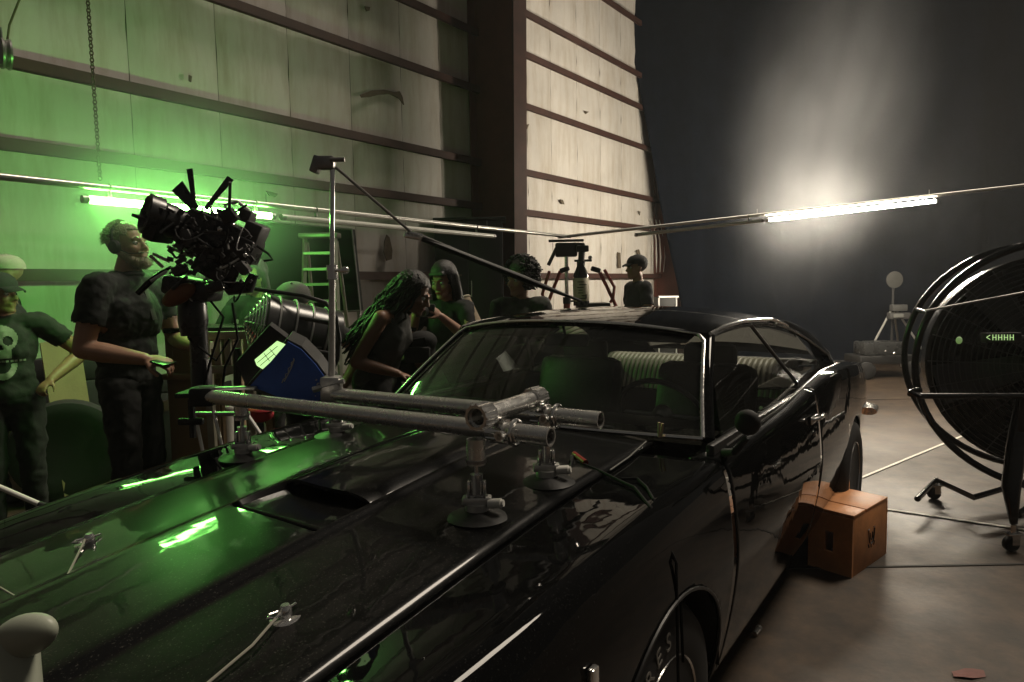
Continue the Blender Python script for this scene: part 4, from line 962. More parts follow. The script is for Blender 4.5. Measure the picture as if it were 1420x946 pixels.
mark([(-.035, .035), (-.03, .0), (-.02, -.03), (.0, -.04), (.02, -.03), (.03, .0), (.035, .035)], .005); mark([(-.012, .02), (-.012, -.01), (0, -.02), (.012, -.01), (.012, .02)]); mark([(-.045, .04), (-.025, .042)]); mark([(.025, .042), (.045, .04)]); mark([(0, -.045), (0, -.06)])
mark([(-.04, -.035), (-.03, -.055)]); mark([(.04, -.035), (.03, -.055)])
ab.part('stamped_mark', mk, M_black)

# ================================================================== BIG DRUM FAN (right)
gy = 3.95
def G(x, y, dy=0.0): return at(x, y, gy+dy)
gc = G(1462, 505); gx = Vector((-.42, -.90, .0)).normalized()
bf = T('drum_fan', 'big black drum fan on casters at the right edge, with a tubular guard', 'fan', (gc.x, gc.y, 0))
ru, rv, _ = basis(gx)
RB = .70
bf.part('drum', MB().lathe(gc+gx*-.08, gx, [(RB*.90, -.30), (RB*.92, -.30), (RB*.92, .0), (RB*.94, .02), (RB*.90, .02), (RB*.885, 0), (RB*.885, -.30)], 56), M_blackgloss)
for q in np.linspace(.10, .66, 19):
    bf.part('guard_ring', MB().ring(gc+gx*.03, gx, RB*q/.68*.93, .0028, 56, 5), mat('dark_wire', (.12, .12, .12), .35, .8))
for k in range(24):
    a = 2*math.pi*k/24; r_ = ru*math.cos(a)+rv*math.sin(a); bf.part('guard_spoke', MB().path([gc+gx*.05+r_*.08, gc+gx*.045+r_*.35, gc+gx*.0+r_*RB*.93], .003, 5), MATS['dark_wire'])
for k in range(5):
    a = 2*math.pi*k/5+.3; r_ = ru*math.cos(a)+rv*math.sin(a); q = ru*-math.sin(a)+rv*math.cos(a)
    g = [[gc-gx*(.16-.05*s_+.0*t_)+r_*t_+q*s_*(.05+.13*t_) for s_ in (-1, -.5, 0, .5, 1)] for t_ in (.1, .25, .4, .55, .60)]
    bf.part('blade', MB().sheet(g, lambda p: p+gx*.004), mat('dark_blade', (.05, .05, .048), .35))
bf.part('hub', MB().lathe(gc-gx*.2, gx, [(.001, 0), (.12, .0), (.12, .08), (.08, .12), (.001, .13)], 28), M_black)
bf.part('motor_cap', MB().lathe(gc+gx*.05, gx, [(.001, .0), (.05, 0), (.05, .015), (.03, .02), (.001, .02)], 24), mat('grey_cap', (.14, .14, .10), .5))
ax2 = gx
bf.part('outer_frame', MB().ring(gc+gx*.14, gx, RB*1.05, .021, 72, 12), M_blackgloss)
bf.part('outer_frame', MB().ring(gc-gx*.45, gx, RB*1.05, .021, 72, 12), M_blackgloss)
for a in (35, 90, 145, 205, 335):
    r_ = ru*math.cos(R(a))+rv*math.sin(R(a)); bf.part('frame_brace', MB().tube(gc+gx*.14+r_*RB*1.05, gc-gx*.45+r_*RB*1.05, .016, 10), M_blackgloss)
bf.part('handle', MB().path([G(1275, 541, -.25), G(1264, 543, -.3), G(1262, 546, -.35), G(1275, 549, -.38), G(1440, 549, -.38)], .017, 10), M_blackgloss)
bf.part('thin_rail', MB().tube(G(1283, 431, -.1), G(1440, 402, -.1), .006, 8), M_steel)
# base with casters
k1, k2 = onz(1297, 692, 0), onz(1404, 764, 0)
kd = (k2-k1).normalized()
bf.part('base_tube', MB().path([onz(1272, 692, .12), k1+Vector((.0, 0, .13)), onz(1350, 690, .14), gc+Vector((.2, .3, -gc.z+.16))], .018, 10).path([k2+Vector((0, 0, .15)), k2+Vector((.0, .03, .34)), G(1412, 600, -.3), G(1416, 548, -.35)], [.018, .045, .05, .02], 12).tube(k2+Vector((.02, 0, .2)), gc+Vector((.25, .1, -gc.z+.2)), .02, 10), M_blackgloss)
def caster(p):
    o = bf.part('caster', MB().tube(p+Vector((0, 0, .10)), p+Vector((0, 0, .145)), .014, 10).box(p+Vector((.0, .0, .096)), (.085, .055, .01), bev=.002).box(p+Vector((.0, -.024, .07)), (.04, .004, .06)).box(p+Vector((.0, .024, .07)), (.04, .004, .06)), M_chrome)
    bf.part('caster_wheel', MB().lathe(p+Vector((-.01, -.018, .042)), (0, 1, 0), [(.01, 0), (.036, 0), (.042, .006), (.042, .030), (.036, .036), (.01, .036)], 24), M_rubber, o)
caster(k1); caster(k2); caster(Vector((gc.x+.35, gc.y+.35, 0)))
for x, y in ((1297, 545),):
    pass
M_markglow = emit('green_mark_glow', (.6, .95, .35), .4)  # bright marks given their own glow, as a made-up display
mb = MB()
def seg(a, b, w=.0022): mb.tube(G(*a, -.24), G(*b, -.24), w, 5)
for x in (1379, 1387, 1395, 1403):
    seg((x-2.2, 464), (x-2.2, 472)); seg((x+2.2, 464), (x+2.2, 472)); seg((x-2.2, 468), (x+2.2, 468))
seg((1373, 465), (1368, 468)); seg((1368, 468), (1373, 471))
bf.part('glowing_marks', mb, M_markglow)
bf.part('added_housing', MB().box(G(1388, 468, -.21), (.20, .05, .055), bev=.004).tube(G(1388, 468, -.19), G(1430, 470, -.05), .02, 8), M_black)  # housing made up to carry the glowing marks
bf.part('indicator_lamp', MB().ball(G(1330, 472, -.12), (.018, .012, .022)), emit('green_indicator', (.5, .9, .25), .12))
mb = MB()
for k in range(26):
    x, y = random.uniform(1330, 1420), random.uniform(430, 620); mb.box(G(x, y, random.uniform(-.16, -.1)), (random.uniform(.01, .04), .01, random.uniform(.006, .02)), Matrix.Rotation(random.uniform(-1, 1), 3, 'Y'))
# ================================================================== THINGS ALONG THE WALL
# black cloth flag behind the ladder
q = [at(x, y, 6.15) for x, y in ((345, 306), (488, 318), (500, 431), (348, 436))]
fg = T('black_flag', 'black cloth flag panel on a frame behind the stepladder', 'flag', (q[2].x-.5, q[2].y, 0))
fg.part('cloth', MB().prism(q, Vector((.02, .03, 0))), mat('flag_cloth', (.012, .013, .012), .95), smooth=0)
fg.part('frame', MB().path(q, .012, 6, closed=True), M_steel)
fg.part('leg', MB().tube(q[2]+Vector((-.02, .02, 0)), (q[2].x-.02, q[2].y+.02, 0), .02, 8), M_steel); fg.part('leg', MB().tube(q[3]+Vector((.02, .02, 0)), (q[3].x+.02, q[3].y+.02, 0), .02, 8), M_steel)
# stepladder
la, lb, lc, ld_ = (at(x, y, 5.75) for x, y in ((423, 328), (464, 326), (420, 470), (470, 470)))
lad = T('stepladder', 'aluminium stepladder standing open in front of the black flag', 'ladder', ((la.x+lb.x)/2, la.y, 0))
def down(a, b): d = b-a; return a + d*(a.z/(a.z-b.z))
la2, lb2 = down(la, lc), down(lb, ld_)
M_lad = mat('dull_ladder_aluminium', (.50, .48, .42), .45, .8, var=.3)
for a, b in ((la, la2), (lb, lb2)): lad.part('rail', MB().path([a, b], .022, 4), M_lad); lad.part('rear_leg', MB().tube(a+Vector((0, .05, -.05)), Vector((b.x, b.y+.75, 0)), .016, 6), M_lad)
for y in (352, 374, 395, 418, 442, 470, 505, 545):
    t = (at(440, y, 5.75).z-la.z)/(la2.z-la.z)
    if t < 1: lad.part('step', MB().box((la.lerp(la2, t)+lb.lerp(lb2, t))/2, ((la.lerp(la2, t)-lb.lerp(lb2, t)).length, .09, .022)), M_lad, smooth=0)
lad.part('top_cap', MB().box((la+lb)/2, ((la-lb).length+.08, .14, .04), bev=.008), M_lad)
# tall black cabinet by the column
q0 = at(652, 440, 8.25)
cab = T('equipment_cabinet', 'tall black equipment cabinet standing against the red column', 'cabinet', (q0.x, q0.y, 0))
zt = at(652, 306, 8.25).z; wd = .84
cab.part('carcass', MB().box((q0.x, q0.y+.25, zt/2), (wd, .5, zt), bev=.012), mat('black_laminate', (.016, .015, .014), .5, rvar=.1))
cab.part('door', MB().box((q0.x-.205, q0.y-.008, zt*.55), (.39, .02, zt*.86), bev=.004), M_black); cab.part('door', MB().box((q0.x+.205, q0.y-.008, zt*.55), (.39, .02, zt*.86), bev=.004), M_black)
cab.part('handle', MB().tube((q0.x+.03, q0.y-.03, 1.35), (q0.x+.03, q0.y-.03, 1.55), .009, 8), M_chrome)
for z in (1.45, 1.62): cab.part('vent_slot', MB().box((q0.x-.2, q0.y-.02, z), (.22, .006, .022)), mat('brown_slot', (.09, .06, .04), .6), smooth=0)
cab.part('lid_lip', MB().box((q0.x+.02, q0.y+.22, zt+.02), (wd+.05, .58, .03), bev=.006), M_black)
# pale cardboard tube
ra, rb_ = at(640, 416, 7.0), at(662, 462, 6.9)
t = T('cardboard_tube', 'pale cardboard tube leaning beside the black cabinet', 'tube', tuple(down(ra, rb_)))
t.part('tube', MB().pipe(ra, down(ra, rb_), .095, .012, 28), mat('cardboard', (.42, .33, .23), .8, var=.25)); 
t.part('rim', MB().ring(ra, rb_-ra, .095, .011, 28, 6), mat('pale_rim', (.6, .53, .42), .7))
# things low along the wall
M_ply = mat('plywood', (.36, .25, .14), .65, var=.3, scale=3, bump=.1)
pq = [wpix(x, y, .35) for x, y in ((58, 476), (112, 468), (112, 572), (58, 576))]
t = T('plywood_sheet', 'tan plywood sheet leaning on the wall behind the men at the left', 'board', tuple(wl(pq[3][0], 0, .35)))
t.part('sheet', MB().prism([wl(pq[0][0], pq[0][1], .30), wl(pq[1][0], pq[1][1], .30), wl(pq[1][0], .005, .55), wl(pq[0][0], .005, .55)], NW*.018), M_ply, smooth=0)
c = at(92, 596, 4.7); 
t = T('tyre', 'large black tyre standing on edge behind the men at the left', 'tyre', (c.x, c.y, 0))
rt_ = .36; t.part('tread_ring', MB().lathe((c.x, c.y, rt_), (.5, -.85, 0), [(rt_*.62, -.09), (rt_*.8, -.11), (rt_*.97, -.09), (rt_, -.04), (rt_, .04), (rt_*.97, .09), (rt_*.8, .11), (rt_*.62, .09)], 40), M_rubber)
t.part('inner_rim', MB().lathe((c.x, c.y, rt_), (.5, -.85, 0), [(rt_*.64, -.08), (rt_*.58, 0), (rt_*.64, .08)], 40), M_steel)
# wooden cart with black top, by the man's hands
wc = at(272, 470, 3.95); zt = at(290, 457, 3.95).z
cart = T('wooden_cart', 'plywood cart with a black top beside the bearded man', 'cart', (wc.x, wc.y, 0))
x0, x1 = at(233, 460, 3.95).x, at(350, 460, 3.95).x
cart.part('top', MB().box(((x0+x1)/2, wc.y+.15, zt), (x1-x0, .42, .03), bev=.005), M_blackgloss)
xa, xb = at(236, 470, 3.95).x, at(300, 470, 3.95).x
zm = at(270, 520, 3.95).z
cart.part('upper_box', MB().box(((xa+xb)/2, wc.y+.16, (zt+zm)/2), (xb-xa, .36, zt-zm-.03), bev=.004), M_ply)
cart.part('front_board', MB().box(((xa+xb)/2, wc.y-.03, (zm+.14)/2+.02), (xb-xa+.02, .02, zm-.16), bev=.003), M_ply)
cart.part('shelf', MB().box(((xa+xb)/2, wc.y+.12, zm), (xb-xa+.06, .44, .03), bev=.003), M_ply)
for lx in (xa, xb, x1-.03):
    for ly in (0, .3): cart.part('leg', MB().box((lx, wc.y+ly, zt/2), (.045, .045, zt-.02), bev=.003), M_wood)
# pale wooden sawhorse frame under the top
sx0, sx1 = at(287, 470, 3.8).x, at(345, 470, 3.8).x; sz1, sz0 = at(310, 465, 3.8).z, at(310, 512, 3.8).z
M_greywood = mat('weathered_pale_wood', (.42, .40, .30), .7, var=.35, scale=8)
sh = T('wooden_crate', 'pale slatted wooden crate under the black cart top', 'crate', ((sx0+sx1)/2, wc.y-.2, 0))
for z in (sz1, sz0): sh.part('rail', MB().box(((sx0+sx1)/2, wc.y-.16, z), (sx1-sx0+.03, .03, .045), bev=.003), M_greywood)
for k in range(5): sh.part('slat', MB().box((lerp(sx0, sx1, k/4), wc.y-.155, (sz0+sz1)/2), (.035, .022, sz1-sz0-.05), bev=.003), M_greywood)
for k in (0, 1): sh.part('leg', MB().box((lerp(sx0, sx1, k), wc.y-.15, sz0/2), (.04, .04, sz0-.03), bev=.003), M_greywood)
for sgn in (sx0, sx1): sh.part('side_rail', MB().box((sgn, wc.y-.05, sz1-.06), (.025, .2, .04)), M_greywood)
bk = at(309, 604, 4.35)
t = T('bucket', 'white plastic bucket behind the rail clamp at the left', 'bucket', (bk.x, bk.y, 0)); zb = at(309, 562, 4.35).z
t.part('pail', MB().lathe((bk.x, bk.y, zb-.38), (0, 0, 1), [(.10, 0), (.125, .37), (.132, .37), (.132, .385), (.12, .385), (.10, .02), (.001, .02)], 28), M_white)
t.part('bail_handle', MB().ring((bk.x, bk.y, zb-.02), (0, 1, .4), .13, .003, 20, 6, 0, math.pi), M_steel)
t.part('stand_block', MB().box((bk.x, bk.y, (zb-.38)/2), (.3, .3, zb-.385)), M_black, smooth=0)
rp_ = at(360, 574, 3.4)
t = T('red_bag', 'red cloth bag beside the rig, under the blue monitor', 'bag', tuple(rp_-Vector((0, 0, .05))))
t.part('body', MB().ball(rp_, (.075, .05, .045), seg=16, rings=10), mat('red_cloth', (.42, .02, .03), .7, bump=.4, bscale=20)); t.part('flap', MB().ball(rp_+Vector((.02, -.02, .02)), (.06, .04, .02), seg=14, rings=8), MATS['red_cloth'])
t.part('stand_post', MB().tube((rp_.x, rp_.y, 0), rp_-Vector((0, 0, .03)), .02, 8), M_black)
p = at(277, 522, 3.7)
tag(MB().ball(p, (.04, .03, .018), seg=14, rings=8).build('beanie', MATS['red_cloth']), 'small red knitted beanie lying on the plywood cart shelf', 'hat')
for (a, b) in (((270, 575), (286, 640)), ((296, 572), (312, 636))):
    p0, p1 = at(*a, 3.1), at(*b, 3.0); g = down(p0, p1); 
t = T('crew_stand', 'thin steel stand with two legs behind the far fender of the car', 'stand', tuple(onz(290, 700, 0)))
for a, b in (((270, 572), (284, 640)), ((296, 570), (312, 636)), ((343, 575), (370, 615))):
    p0, p1 = at(*a, 3.25), at(*b, 3.2); t.part('leg', MB().tube(p0, down(p0, p1), .009, 8), M_alu if a[0] != 343 else M_white)
t.part('crossbar', MB().tube(at(268, 574, 3.25), at(346, 574, 3.25), .012, 8), M_steel)

# white rod and bracket at the far front fender
r0, r1 = at(-40, 655, 2.05), CW(.93, -.74, .83)
r1 = at(66, 703, 2.0)
t = T('white_rod', 'thin white rod ending in a small clamp at the far front fender', 'rod', tuple(r1))
t.part('rod', MB().tube(at(-60, 650, 2.06), at(54, 699, 2.0), .008, 12), mat('white_rod_paint', (.78, .78, .70), .4)); t.part('tip', MB().tube(at(54, 699, 2.0), r1, .009, 12), M_black); t.part('clamp', MB().box(at(74, 706, 1.98), (.05, .05, .018), bev=.005), M_alu)
# pale round headed lamp at the nose
p = at(34, 882, 1.02); 
M_pale = mat('pale_enamel', (.42, .45, .36), .45, var=.1)
hv = (at(90, 868, .98)-at(-20, 905, 1.02)).normalized()
t = T('gooseneck_lamp', 'pale round headed gooseneck lamp, switched off, at the front of the hood', 'lamp', tuple(at(20, 960, 1.0)))
u, v, d = basis(hv)
Mh = Matrix((hv, v, u)).transposed()
t.part('lamp_head', MB().ball(p, (.068, .034, .024), Mh, 28, 16), M_pale)
t.part('neck', MB().cone(at(14, 905, 1.03), at(10, 1000, 1.0), .040, .05, 20), M_pale)

# stand with a round disc, and a cart, far right
d0_ = at(1240, 388, 10.4)
ds = T('disc_stand', 'tripod stand with a dim grey round disc on top in front of the drape', 'stand', (d0_.x, d0_.y, 0))
ds.part('disc', MB().lathe(d0_, (0, -1, 0), [(.13, 0), (.13, .015), (.11, .02), (.001, .02)], 28), mat('dim_disc', (.05, .05, .046), .7, var=.2, spec=.1))
ds.part('pole', MB().tube((d0_.x, d0_.y+.02, .3), (d0_.x, d0_.y+.02, d0_.z), .018, 10), M_black)
for y, w in ((427, 20), (438, 28)): ds.part('dial_box', MB().box(at(1246, y, 10.3), (w*.011, .12, .10), bev=.01), M_camg)
for x in (1246,): ds.part('badge', MB().box(at(1246, 438, 10.22), (.15, .01, .05)), mat('pale_badge', (.16, .16, .15), .5), smooth=0)
for a in (at(1190, 502, 10.3), at(1300, 500, 10.3), at(1250, 505, 11.0)):
    a.z = .02; ds.part('leg', MB().tube((d0_.x, d0_.y, 1.05), a, .016, 8), M_alu)
k0 = at(1215, 520, 10.0)
kt = T('camera_dolly', 'low black dolly with wheels beside the tripod far behind the car', 'dolly', (k0.x, k0.y, 0))
kt.part('deck', MB().box((k0.x+.05, k0.y, .28), (.85, .5, .12), bev=.02), M_black); kt.part('case', MB().box((k0.x+.02, k0.y, .44), (.6, .35, .2), bev=.03), M_cam)
for dx in (-.3, .36): kt.part('wheel', MB().lathe((k0.x+dx, k0.y-.26, .13), (0, -1, 0), [(.03, 0), (.11, 0), (.13, .015), (.13, .045), (.11, .06), (.03, .06)], 24), M_rubber)
kt.part('fitting', MB().ball(at(1228, 487, 9.7), .02, seg=10, rings=6).ball(at(1240, 490, 9.7), .025, seg=10, rings=6), M_chrome)
# white framed case low by the second column
z = at(928, 412, 12.2)
t = T('road_case', 'dark road case with pale edges beside the far end of the wall', 'case', (z.x, z.y, 0))
t.part('body', MB().box((z.x, z.y+.3, z.z/2), (.34, .5, z.z), bev=.01), M_black); t.part('edge', MB().box((z.x, z.y+.04, z.z+.004), (.36, .03, .03)).box((z.x-.18, z.y+.04, z.z/2), (.025, .03, z.z-.03)).box((z.x+.14, z.y+.04, z.z/2), (.02, .03, z.z-.03)), M_alu, smooth=0)

# ---- small leads over the cowl and fender
lead = MB()
pts = [cu(x, y, zz) for x, y, zz in ((880, 606, .975), (866, 640, .955), (880, 660, .95), (893, 690, .93))]
def lead_on(pxs, r=.004, dz=.008):
    out = []
    for x, y in pxs:
        F, L, _ = cu(x, y, .9)
        for _ in range(5): F, L, _ = cu(x, y, hz(F, L)+dz)
        out.append(CW(F, L, hz(F, L)+dz))
    return out
t = T('cable', 'thin black cable lying over the near fender and cowl of the car', 'cable', tuple(lead_on([(870, 650)])[0]))
p_ = lead_on([(800, 640), (830, 652), (862, 668), (880, 676), (893, 692), (902, 703)])
t.part('lead', MB().path(p_ + [p_[-1]+Vector((.05, -.06, -.12)), p_[-1]+Vector((.055, -.065, -.45))], .0042, 6), M_cable)
p_ = lead_on([(862, 664), (884, 664), (897, 676), (906, 692)])
t.part('lead', MB().path(p_ + [p_[-1]+Vector((.05, -.06, -.10)), p_[-1]+Vector((.06, -.07, -.40))], .0042, 6), M_cable)
p_ = lead_on([(790, 640), (796, 630), (803, 634), (812, 642)], dz=.012)
t = T('red_connector', 'small red connector on a black lead behind the near suction cups', 'connector', tuple(p_[0])); t.part('lead', MB().path(lead_on([(776, 648), (790, 652), (794, 634)], dz=.012)+p_, .004, 6), M_cable)
t.part('plug', MB().tube(p_[1], p_[3], .010, 10), M_red)
t = T('antenna_rod', 'thin pale rod lying from the cowl down the hood edge', 'rod', tuple(lead_on([(893, 612)])[0]))
t.part('rod', MB().path(lead_on([(896, 612), (872, 634), (846, 652)], dz=.012), .0022, 6), M_alu)
cp = CW(-.62, .50, 0); q = at(914, 598, at(914, 606, 2.2).y)
Fp, Lp, _ = cu(914, 606, .965); b = CW(Fp, Lp, .965)
t = T('clothespin', 'small pale wooden clothespin standing at the base of the windshield', 'clothespin', tuple(b)); t.part('jaw', MB().box(b+Vector((0, 0, .024)), (.008, .008, .05), bev=.001), mat('pale_pin_wood', (.6, .45, .28), .6)); t.part('jaw', MB().box(b+Vector((.010, .003, .022)), (.007, .008, .046), Matrix.Rotation(R(6), 3, 'Y')), MATS['pale_pin_wood'])

# ================================================================== PEOPLE
FOLD = bpy.data.textures.new('folds', 'CLOUDS'); FOLD.noise_scale = .085; FOLD.noise_depth = 3
def remesh(mb, name, m, parent, vox, smooth=2, cut=None, fold=0.0):
    o = mb.build(name, None, None, smooth=0)
    r = o.modifiers.new('r', 'REMESH'); r.mode = 'VOXEL'; r.voxel_size = vox
    sm = o.modifiers.new('s', 'SMOOTH'); sm.factor = .5; sm.iterations = smooth
    if fold:
        dm = o.modifiers.new('f', 'DISPLACE'); dm.texture = FOLD; dm.strength = fold; dm.mid_level = .5; dm.texture_coords = 'LOCAL'
    dg = bpy.context.evaluated_depsgraph_get(); me = bpy.data.meshes.new_from_object(o.evaluated_get(dg))
    old = o.data; bpy.data.objects.remove(o); bpy.data.meshes.remove(old)
    me.name = name
    if cut:
        bm = bmesh.new(); bm.from_mesh(me); bmesh.ops.delete(bm, geom=[v for v in bm.verts if cut(v.co)], context='VERTS'); bm.to_mesh(me); bm.free()
    me.materials.clear(); me.materials.append(m); me.shade_smooth()
    ob = bpy.data.objects.new(name, me); COL.objects.link(ob); ob.parent = parent; return ob
def skin(name, c):
    m = mat(name, c, .5, var=.15, scale=12, bump=.08, bscale=90)
    b = m.node_tree.nodes['Principled BSDF']; b.inputs['Subsurface Weight'].default_value = .08; b.inputs['Subsurface Radius'].default_value = (.01, .004, .002); return m
SK_FAIR, SK_TAN, SK_BROWN, SK_OLIVE = skin('fair_skin', (.42, .24, .16)), skin('tan_skin', (.33, .17, .10)), skin('brown_skin', (.22, .11, .065)), skin('olive_skin', (.38, .23, .14))
M_eye = mat('eye', (.5, .48, .45), .2); M_iris = mat('iris', (.02, .012, .008), .2)
def cloth(n, c, **k): return mat(n, c, .85, bump=.5, bscale=14, var=.25, scale=6, **k)
def head_frame(yaw, pitch, roll=0): return Matrix.Rotation(yaw, 3, 'Z') @ Matrix.Rotation(-pitch, 3, 'Y') @ Matrix.Rotation(roll, 3, 'X')
def add_head(mb, hc, H, fem=False, beard=False):
    def P(x, y, z): return hc + H @ Vector((x, y, z))
    def E(c, r): mb.ball(P(*c), r, H, 18, 12)
    k = .94 if fem else 1
    E((-.018, 0, .035), (.098*k, .077*k, .086*k)); E((.018, 0, -.03), (.074*k, .063*k, .088*k))
    for s in (1, -1):
        mb.cone(P(-.005, s*.048*k, -.062), P(.066, s*.016, -.102), .021*k, .018*k, 10); E((.058, s*.038, -.03), (.026, .024, .024))
        mb.cone(P(.074, s*.042*k, .020), P(.089, s*.010, .022), .009, .009, 8); mb.ball(P(-.008, s*.078*k, -.015), (.022, .008, .032), H, 10, 8)
    E((.072, 0, -.103), (.018, .02, .018)); mb.cone(P(.088, 0, .008), P(.108, 0, -.034), .008, .0125, 10)
    for s in (1, -1): E((.098, s*.011, -.038), (.011, .008, .008))
    mb.cone(P(.084, .018, -.062), P(.084, -.018, -.062), .0085, .0085, 8); mb.cone(P(.082, .015, -.074), P(.082, -.015, -.074), .009, .009, 8)
    return P
def face_bits(t, P, H, hairmat, fem=False, lips=None):
    for s in (1, -1):
        e = t.part('eye', MB().ball(P(.072, s*.031, -.002), .0135, seg=12, rings=8), M_eye); t.part('iris', MB().ball(P(.0815, s*.031, -.003), .0062, seg=10, rings=6), M_iris, e)
        t.part('eyebrow', MB().path([P(.087, s*.014, .024), P(.088, s*.03, .029), P(.077, s*.048, .024)], [.004, .0045, .002], 6), hairmat)
    if lips: t.part('lips', MB().path([P(.090, .02, -.067), P(.0945, .008, -.065), P(.0945, -.008, -.065), P(.090, -.02, -.067)], .0055, 6), lips)
def add_hand(mb, w, d, up, side, curl=.6, k=1.0, spread=.35):
    """w wrist, d along the hand, up = back of the hand, side = +1 thumb on the d x up side"""
    d = Vector(d).normalized(); up = Vector(up); up = (up-d*up.dot(d)).normalized(); sd = d.cross(up)*side
    pc = w + d*.045*k; mb.cone(w, w+d*.02*k, .024*k, .022*k, 10)
    Mp = Matrix((d, sd, up)).transposed(); mb.ball(w+d*.050*k, (.052*k, .040*k, .0155*k), Mp, 14, 10)
    for i, (o, ln) in enumerate(((.029, .072), (.0095, .082), (-.010, .076), (-.028, .060))):
        b = w + d*.085*k + sd*o*k; dirn = (d + sd*(o*spread*4)).normalized(); p = b; a = 0; rr = .0088*k
        for j, f in enumerate((.42, .32, .26)):
            a += curl*(.6, 1.1, .9)[j]; v = dirn*math.cos(a) - up*math.sin(a); e = p + v*ln*f*k; mb.cone(p, e, rr, rr*.9, 8); p = e; rr *= .9
    b = w + d*.03*k + sd*.028*k; v = (d*.65 + sd*.75 - up*.25).normalized(); e = b+v*.04*k; mb.cone(b, e, .0125*k, .0105*k, 8); v2 = (d*.9 + sd*.25 - up*(.2+curl*.5)).normalized(); mb.cone(e, e+v2*.033*k, .0105*k, .0085*k, 8)
    return pc
def person(label, base, yaw, J, sk, top=None, sleeve=.5, pants=None, shoes=None, vox=.009, fem=False, group='crew members', k=1.0, hand=(.6, .6), hup=(None, None), bare_legs=False, tvox=.012, hdir=(None, None), bulk=1.0):
    """J: joints in the person's own space (x ahead, y left, z up)"""
    t = T('person', label, 'person', tuple(base), yaw, group, local=True)
    V = {n: Vector(p) for n, p in J.items() if n not in ('hyaw', 'hpitch', 'hroll')}
    H = head_frame(J.get('hyaw', 0), J.get('hpitch', 0), J.get('hroll', 0))
    mb = MB(); P = add_head(mb, V['head'], H, fem)
    w = (.88 if fem else 1.0)*bulk
    nk = V['neck']; ch = V['chest']; pv = V['pelvis']
    mb.cone(P(-.02, 0, -.07), nk, .050*w, .056*w); mb.cone(nk, ch, .055*w, .10*w)
    up = (nk-pv).normalized(); lat = (V['shl']-V['shr']).normalized(); fw = lat.cross(up)
    Mt = Matrix((fw, lat, up)).transposed()
    mb.ball(ch, (.115*w, .165*w, .17), Mt, 18, 12); wa = ch.lerp(pv, .55); mb.ball(wa, (.10*w, .135*w, .17), Mt, 18, 12); mb.ball(pv, (.115, .165, .13), Mt, 18, 12)
    for s in ('l', 'r'):
        sh_, el, wr = V['sh'+s], V['el'+s], V['wr'+s]
        mb.cone(nk-up*.03, sh_, .05*w, .052*w); mb.cone(sh_, el, .056*w, .043*w); mb.ball(sh_.lerp(el, .4), .053*w, seg=14, rings=8); mb.cone(el, el.lerp(wr, .35), .043*w, .045*w); mb.cone(el.lerp(wr, .35), wr, .045*w, .029*w)
        i = 0 if s == 'l' else 1
        d = Vector(hdir[i]) if hdir[i] is not None else (wr-el); hu = hup[i] if hup[i] is not None else (0, 0, 1)
        add_hand(mb, wr, d, hu, 1 if s == 'r' else -1, hand[i], k=w)
        hp_, kn, an = V['hp'+s], V['kn'+s], V['an'+s]
        mb.cone(hp_, kn, .085, .055); mb.cone(kn, kn.lerp(an, .35), .055, .056); mb.cone(kn.lerp(an, .35), an, .056, .036)
        toe = (Vector((1, .12 if s == 'l' else -.12, 0))).normalized(); mb.cone(an+Vector((0, 0, -.03)), an+toe*.13+Vector((0, 0, -.05)), .038, .03)
    body_ = remesh(mb, 'body', sk, t.e, vox, 2)
    if top:
        c = MB(); z = 1.10
        c.ball(ch, (.130*w, .178*w, .185), Mt, 18, 12); c.ball(wa, (.122*w, .155*w, .185), Mt, 18, 12); c.ball(pv+up*.03, (.132, .175, .13), Mt, 18, 12); c.cone(nk-up*.02, ch, .064*w, .11*w)
        for s in ('l', 'r'):
            if sleeve > 0:
                sh_, el, wr = V['sh'+s], V['el'+s], V['wr'+s]; c.cone(nk-up*.04, sh_, .062*w, .066*w)
                if sleeve <= 1: c.cone(sh_, sh_.lerp(el, sleeve), .068*w, .066*w)
                else: c.cone(sh_, el, .066*w, .055*w); c.cone(el, el.lerp(wr, sleeve-1), .055*w, .042*w)
        cutp = []
        for s in ('l', 'r'):
            if 0 < sleeve <= 1:
                sh_, el = V['sh'+s], V['el'+s]; cutp.append((sh_.lerp(el, sleeve), (el-sh_).normalized()))
        def cut(co):
            for p, d in cutp:
                r_ = co-p
                if 0 < r_.dot(d) < .12 and (r_-d*r_.dot(d)).length < .09: return True
            r_ = co-pv
            return r_.dot(up) < -.09 and r_.length < .4
        sh = remesh(c, 'shirt', top, t.e, tvox, 3, cut, .034); sh.modifiers.new('thickness', 'SOLIDIFY').thickness = .004
    else: sh = None
    if pants:
        c = MB(); c.ball(pv, (.125, .172, .135), Mt, 18, 12)
        for s in ('l', 'r'):
            hp_, kn, an = V['hp'+s], V['kn'+s], V['an'+s]; c.cone(hp_, kn, .100, .075)
            if not bare_legs: c.cone(kn, an, .075, .062)
        remesh(c, 'trousers', pants, t.e, .014, 3, None, .04)
    if shoes:
        for s in ('l', 'r'):
            an = V['an'+s]; toe = (Vector((1, .12 if s == 'l' else -.12, 0))).normalized(); c = MB(); c.cone(an+Vector((0, 0, -.02))-toe*.03, an+toe*.06+Vector((0, 0, -.045)), .052, .046); c.cone(an+toe*.05+Vector((0, 0, -.05)), an+toe*.16+Vector((0, 0, -.055)), .046, .036); remesh(c, 'shoe', shoes, t.e, .012, 2)
    return t, P, H, V, Mt, sh
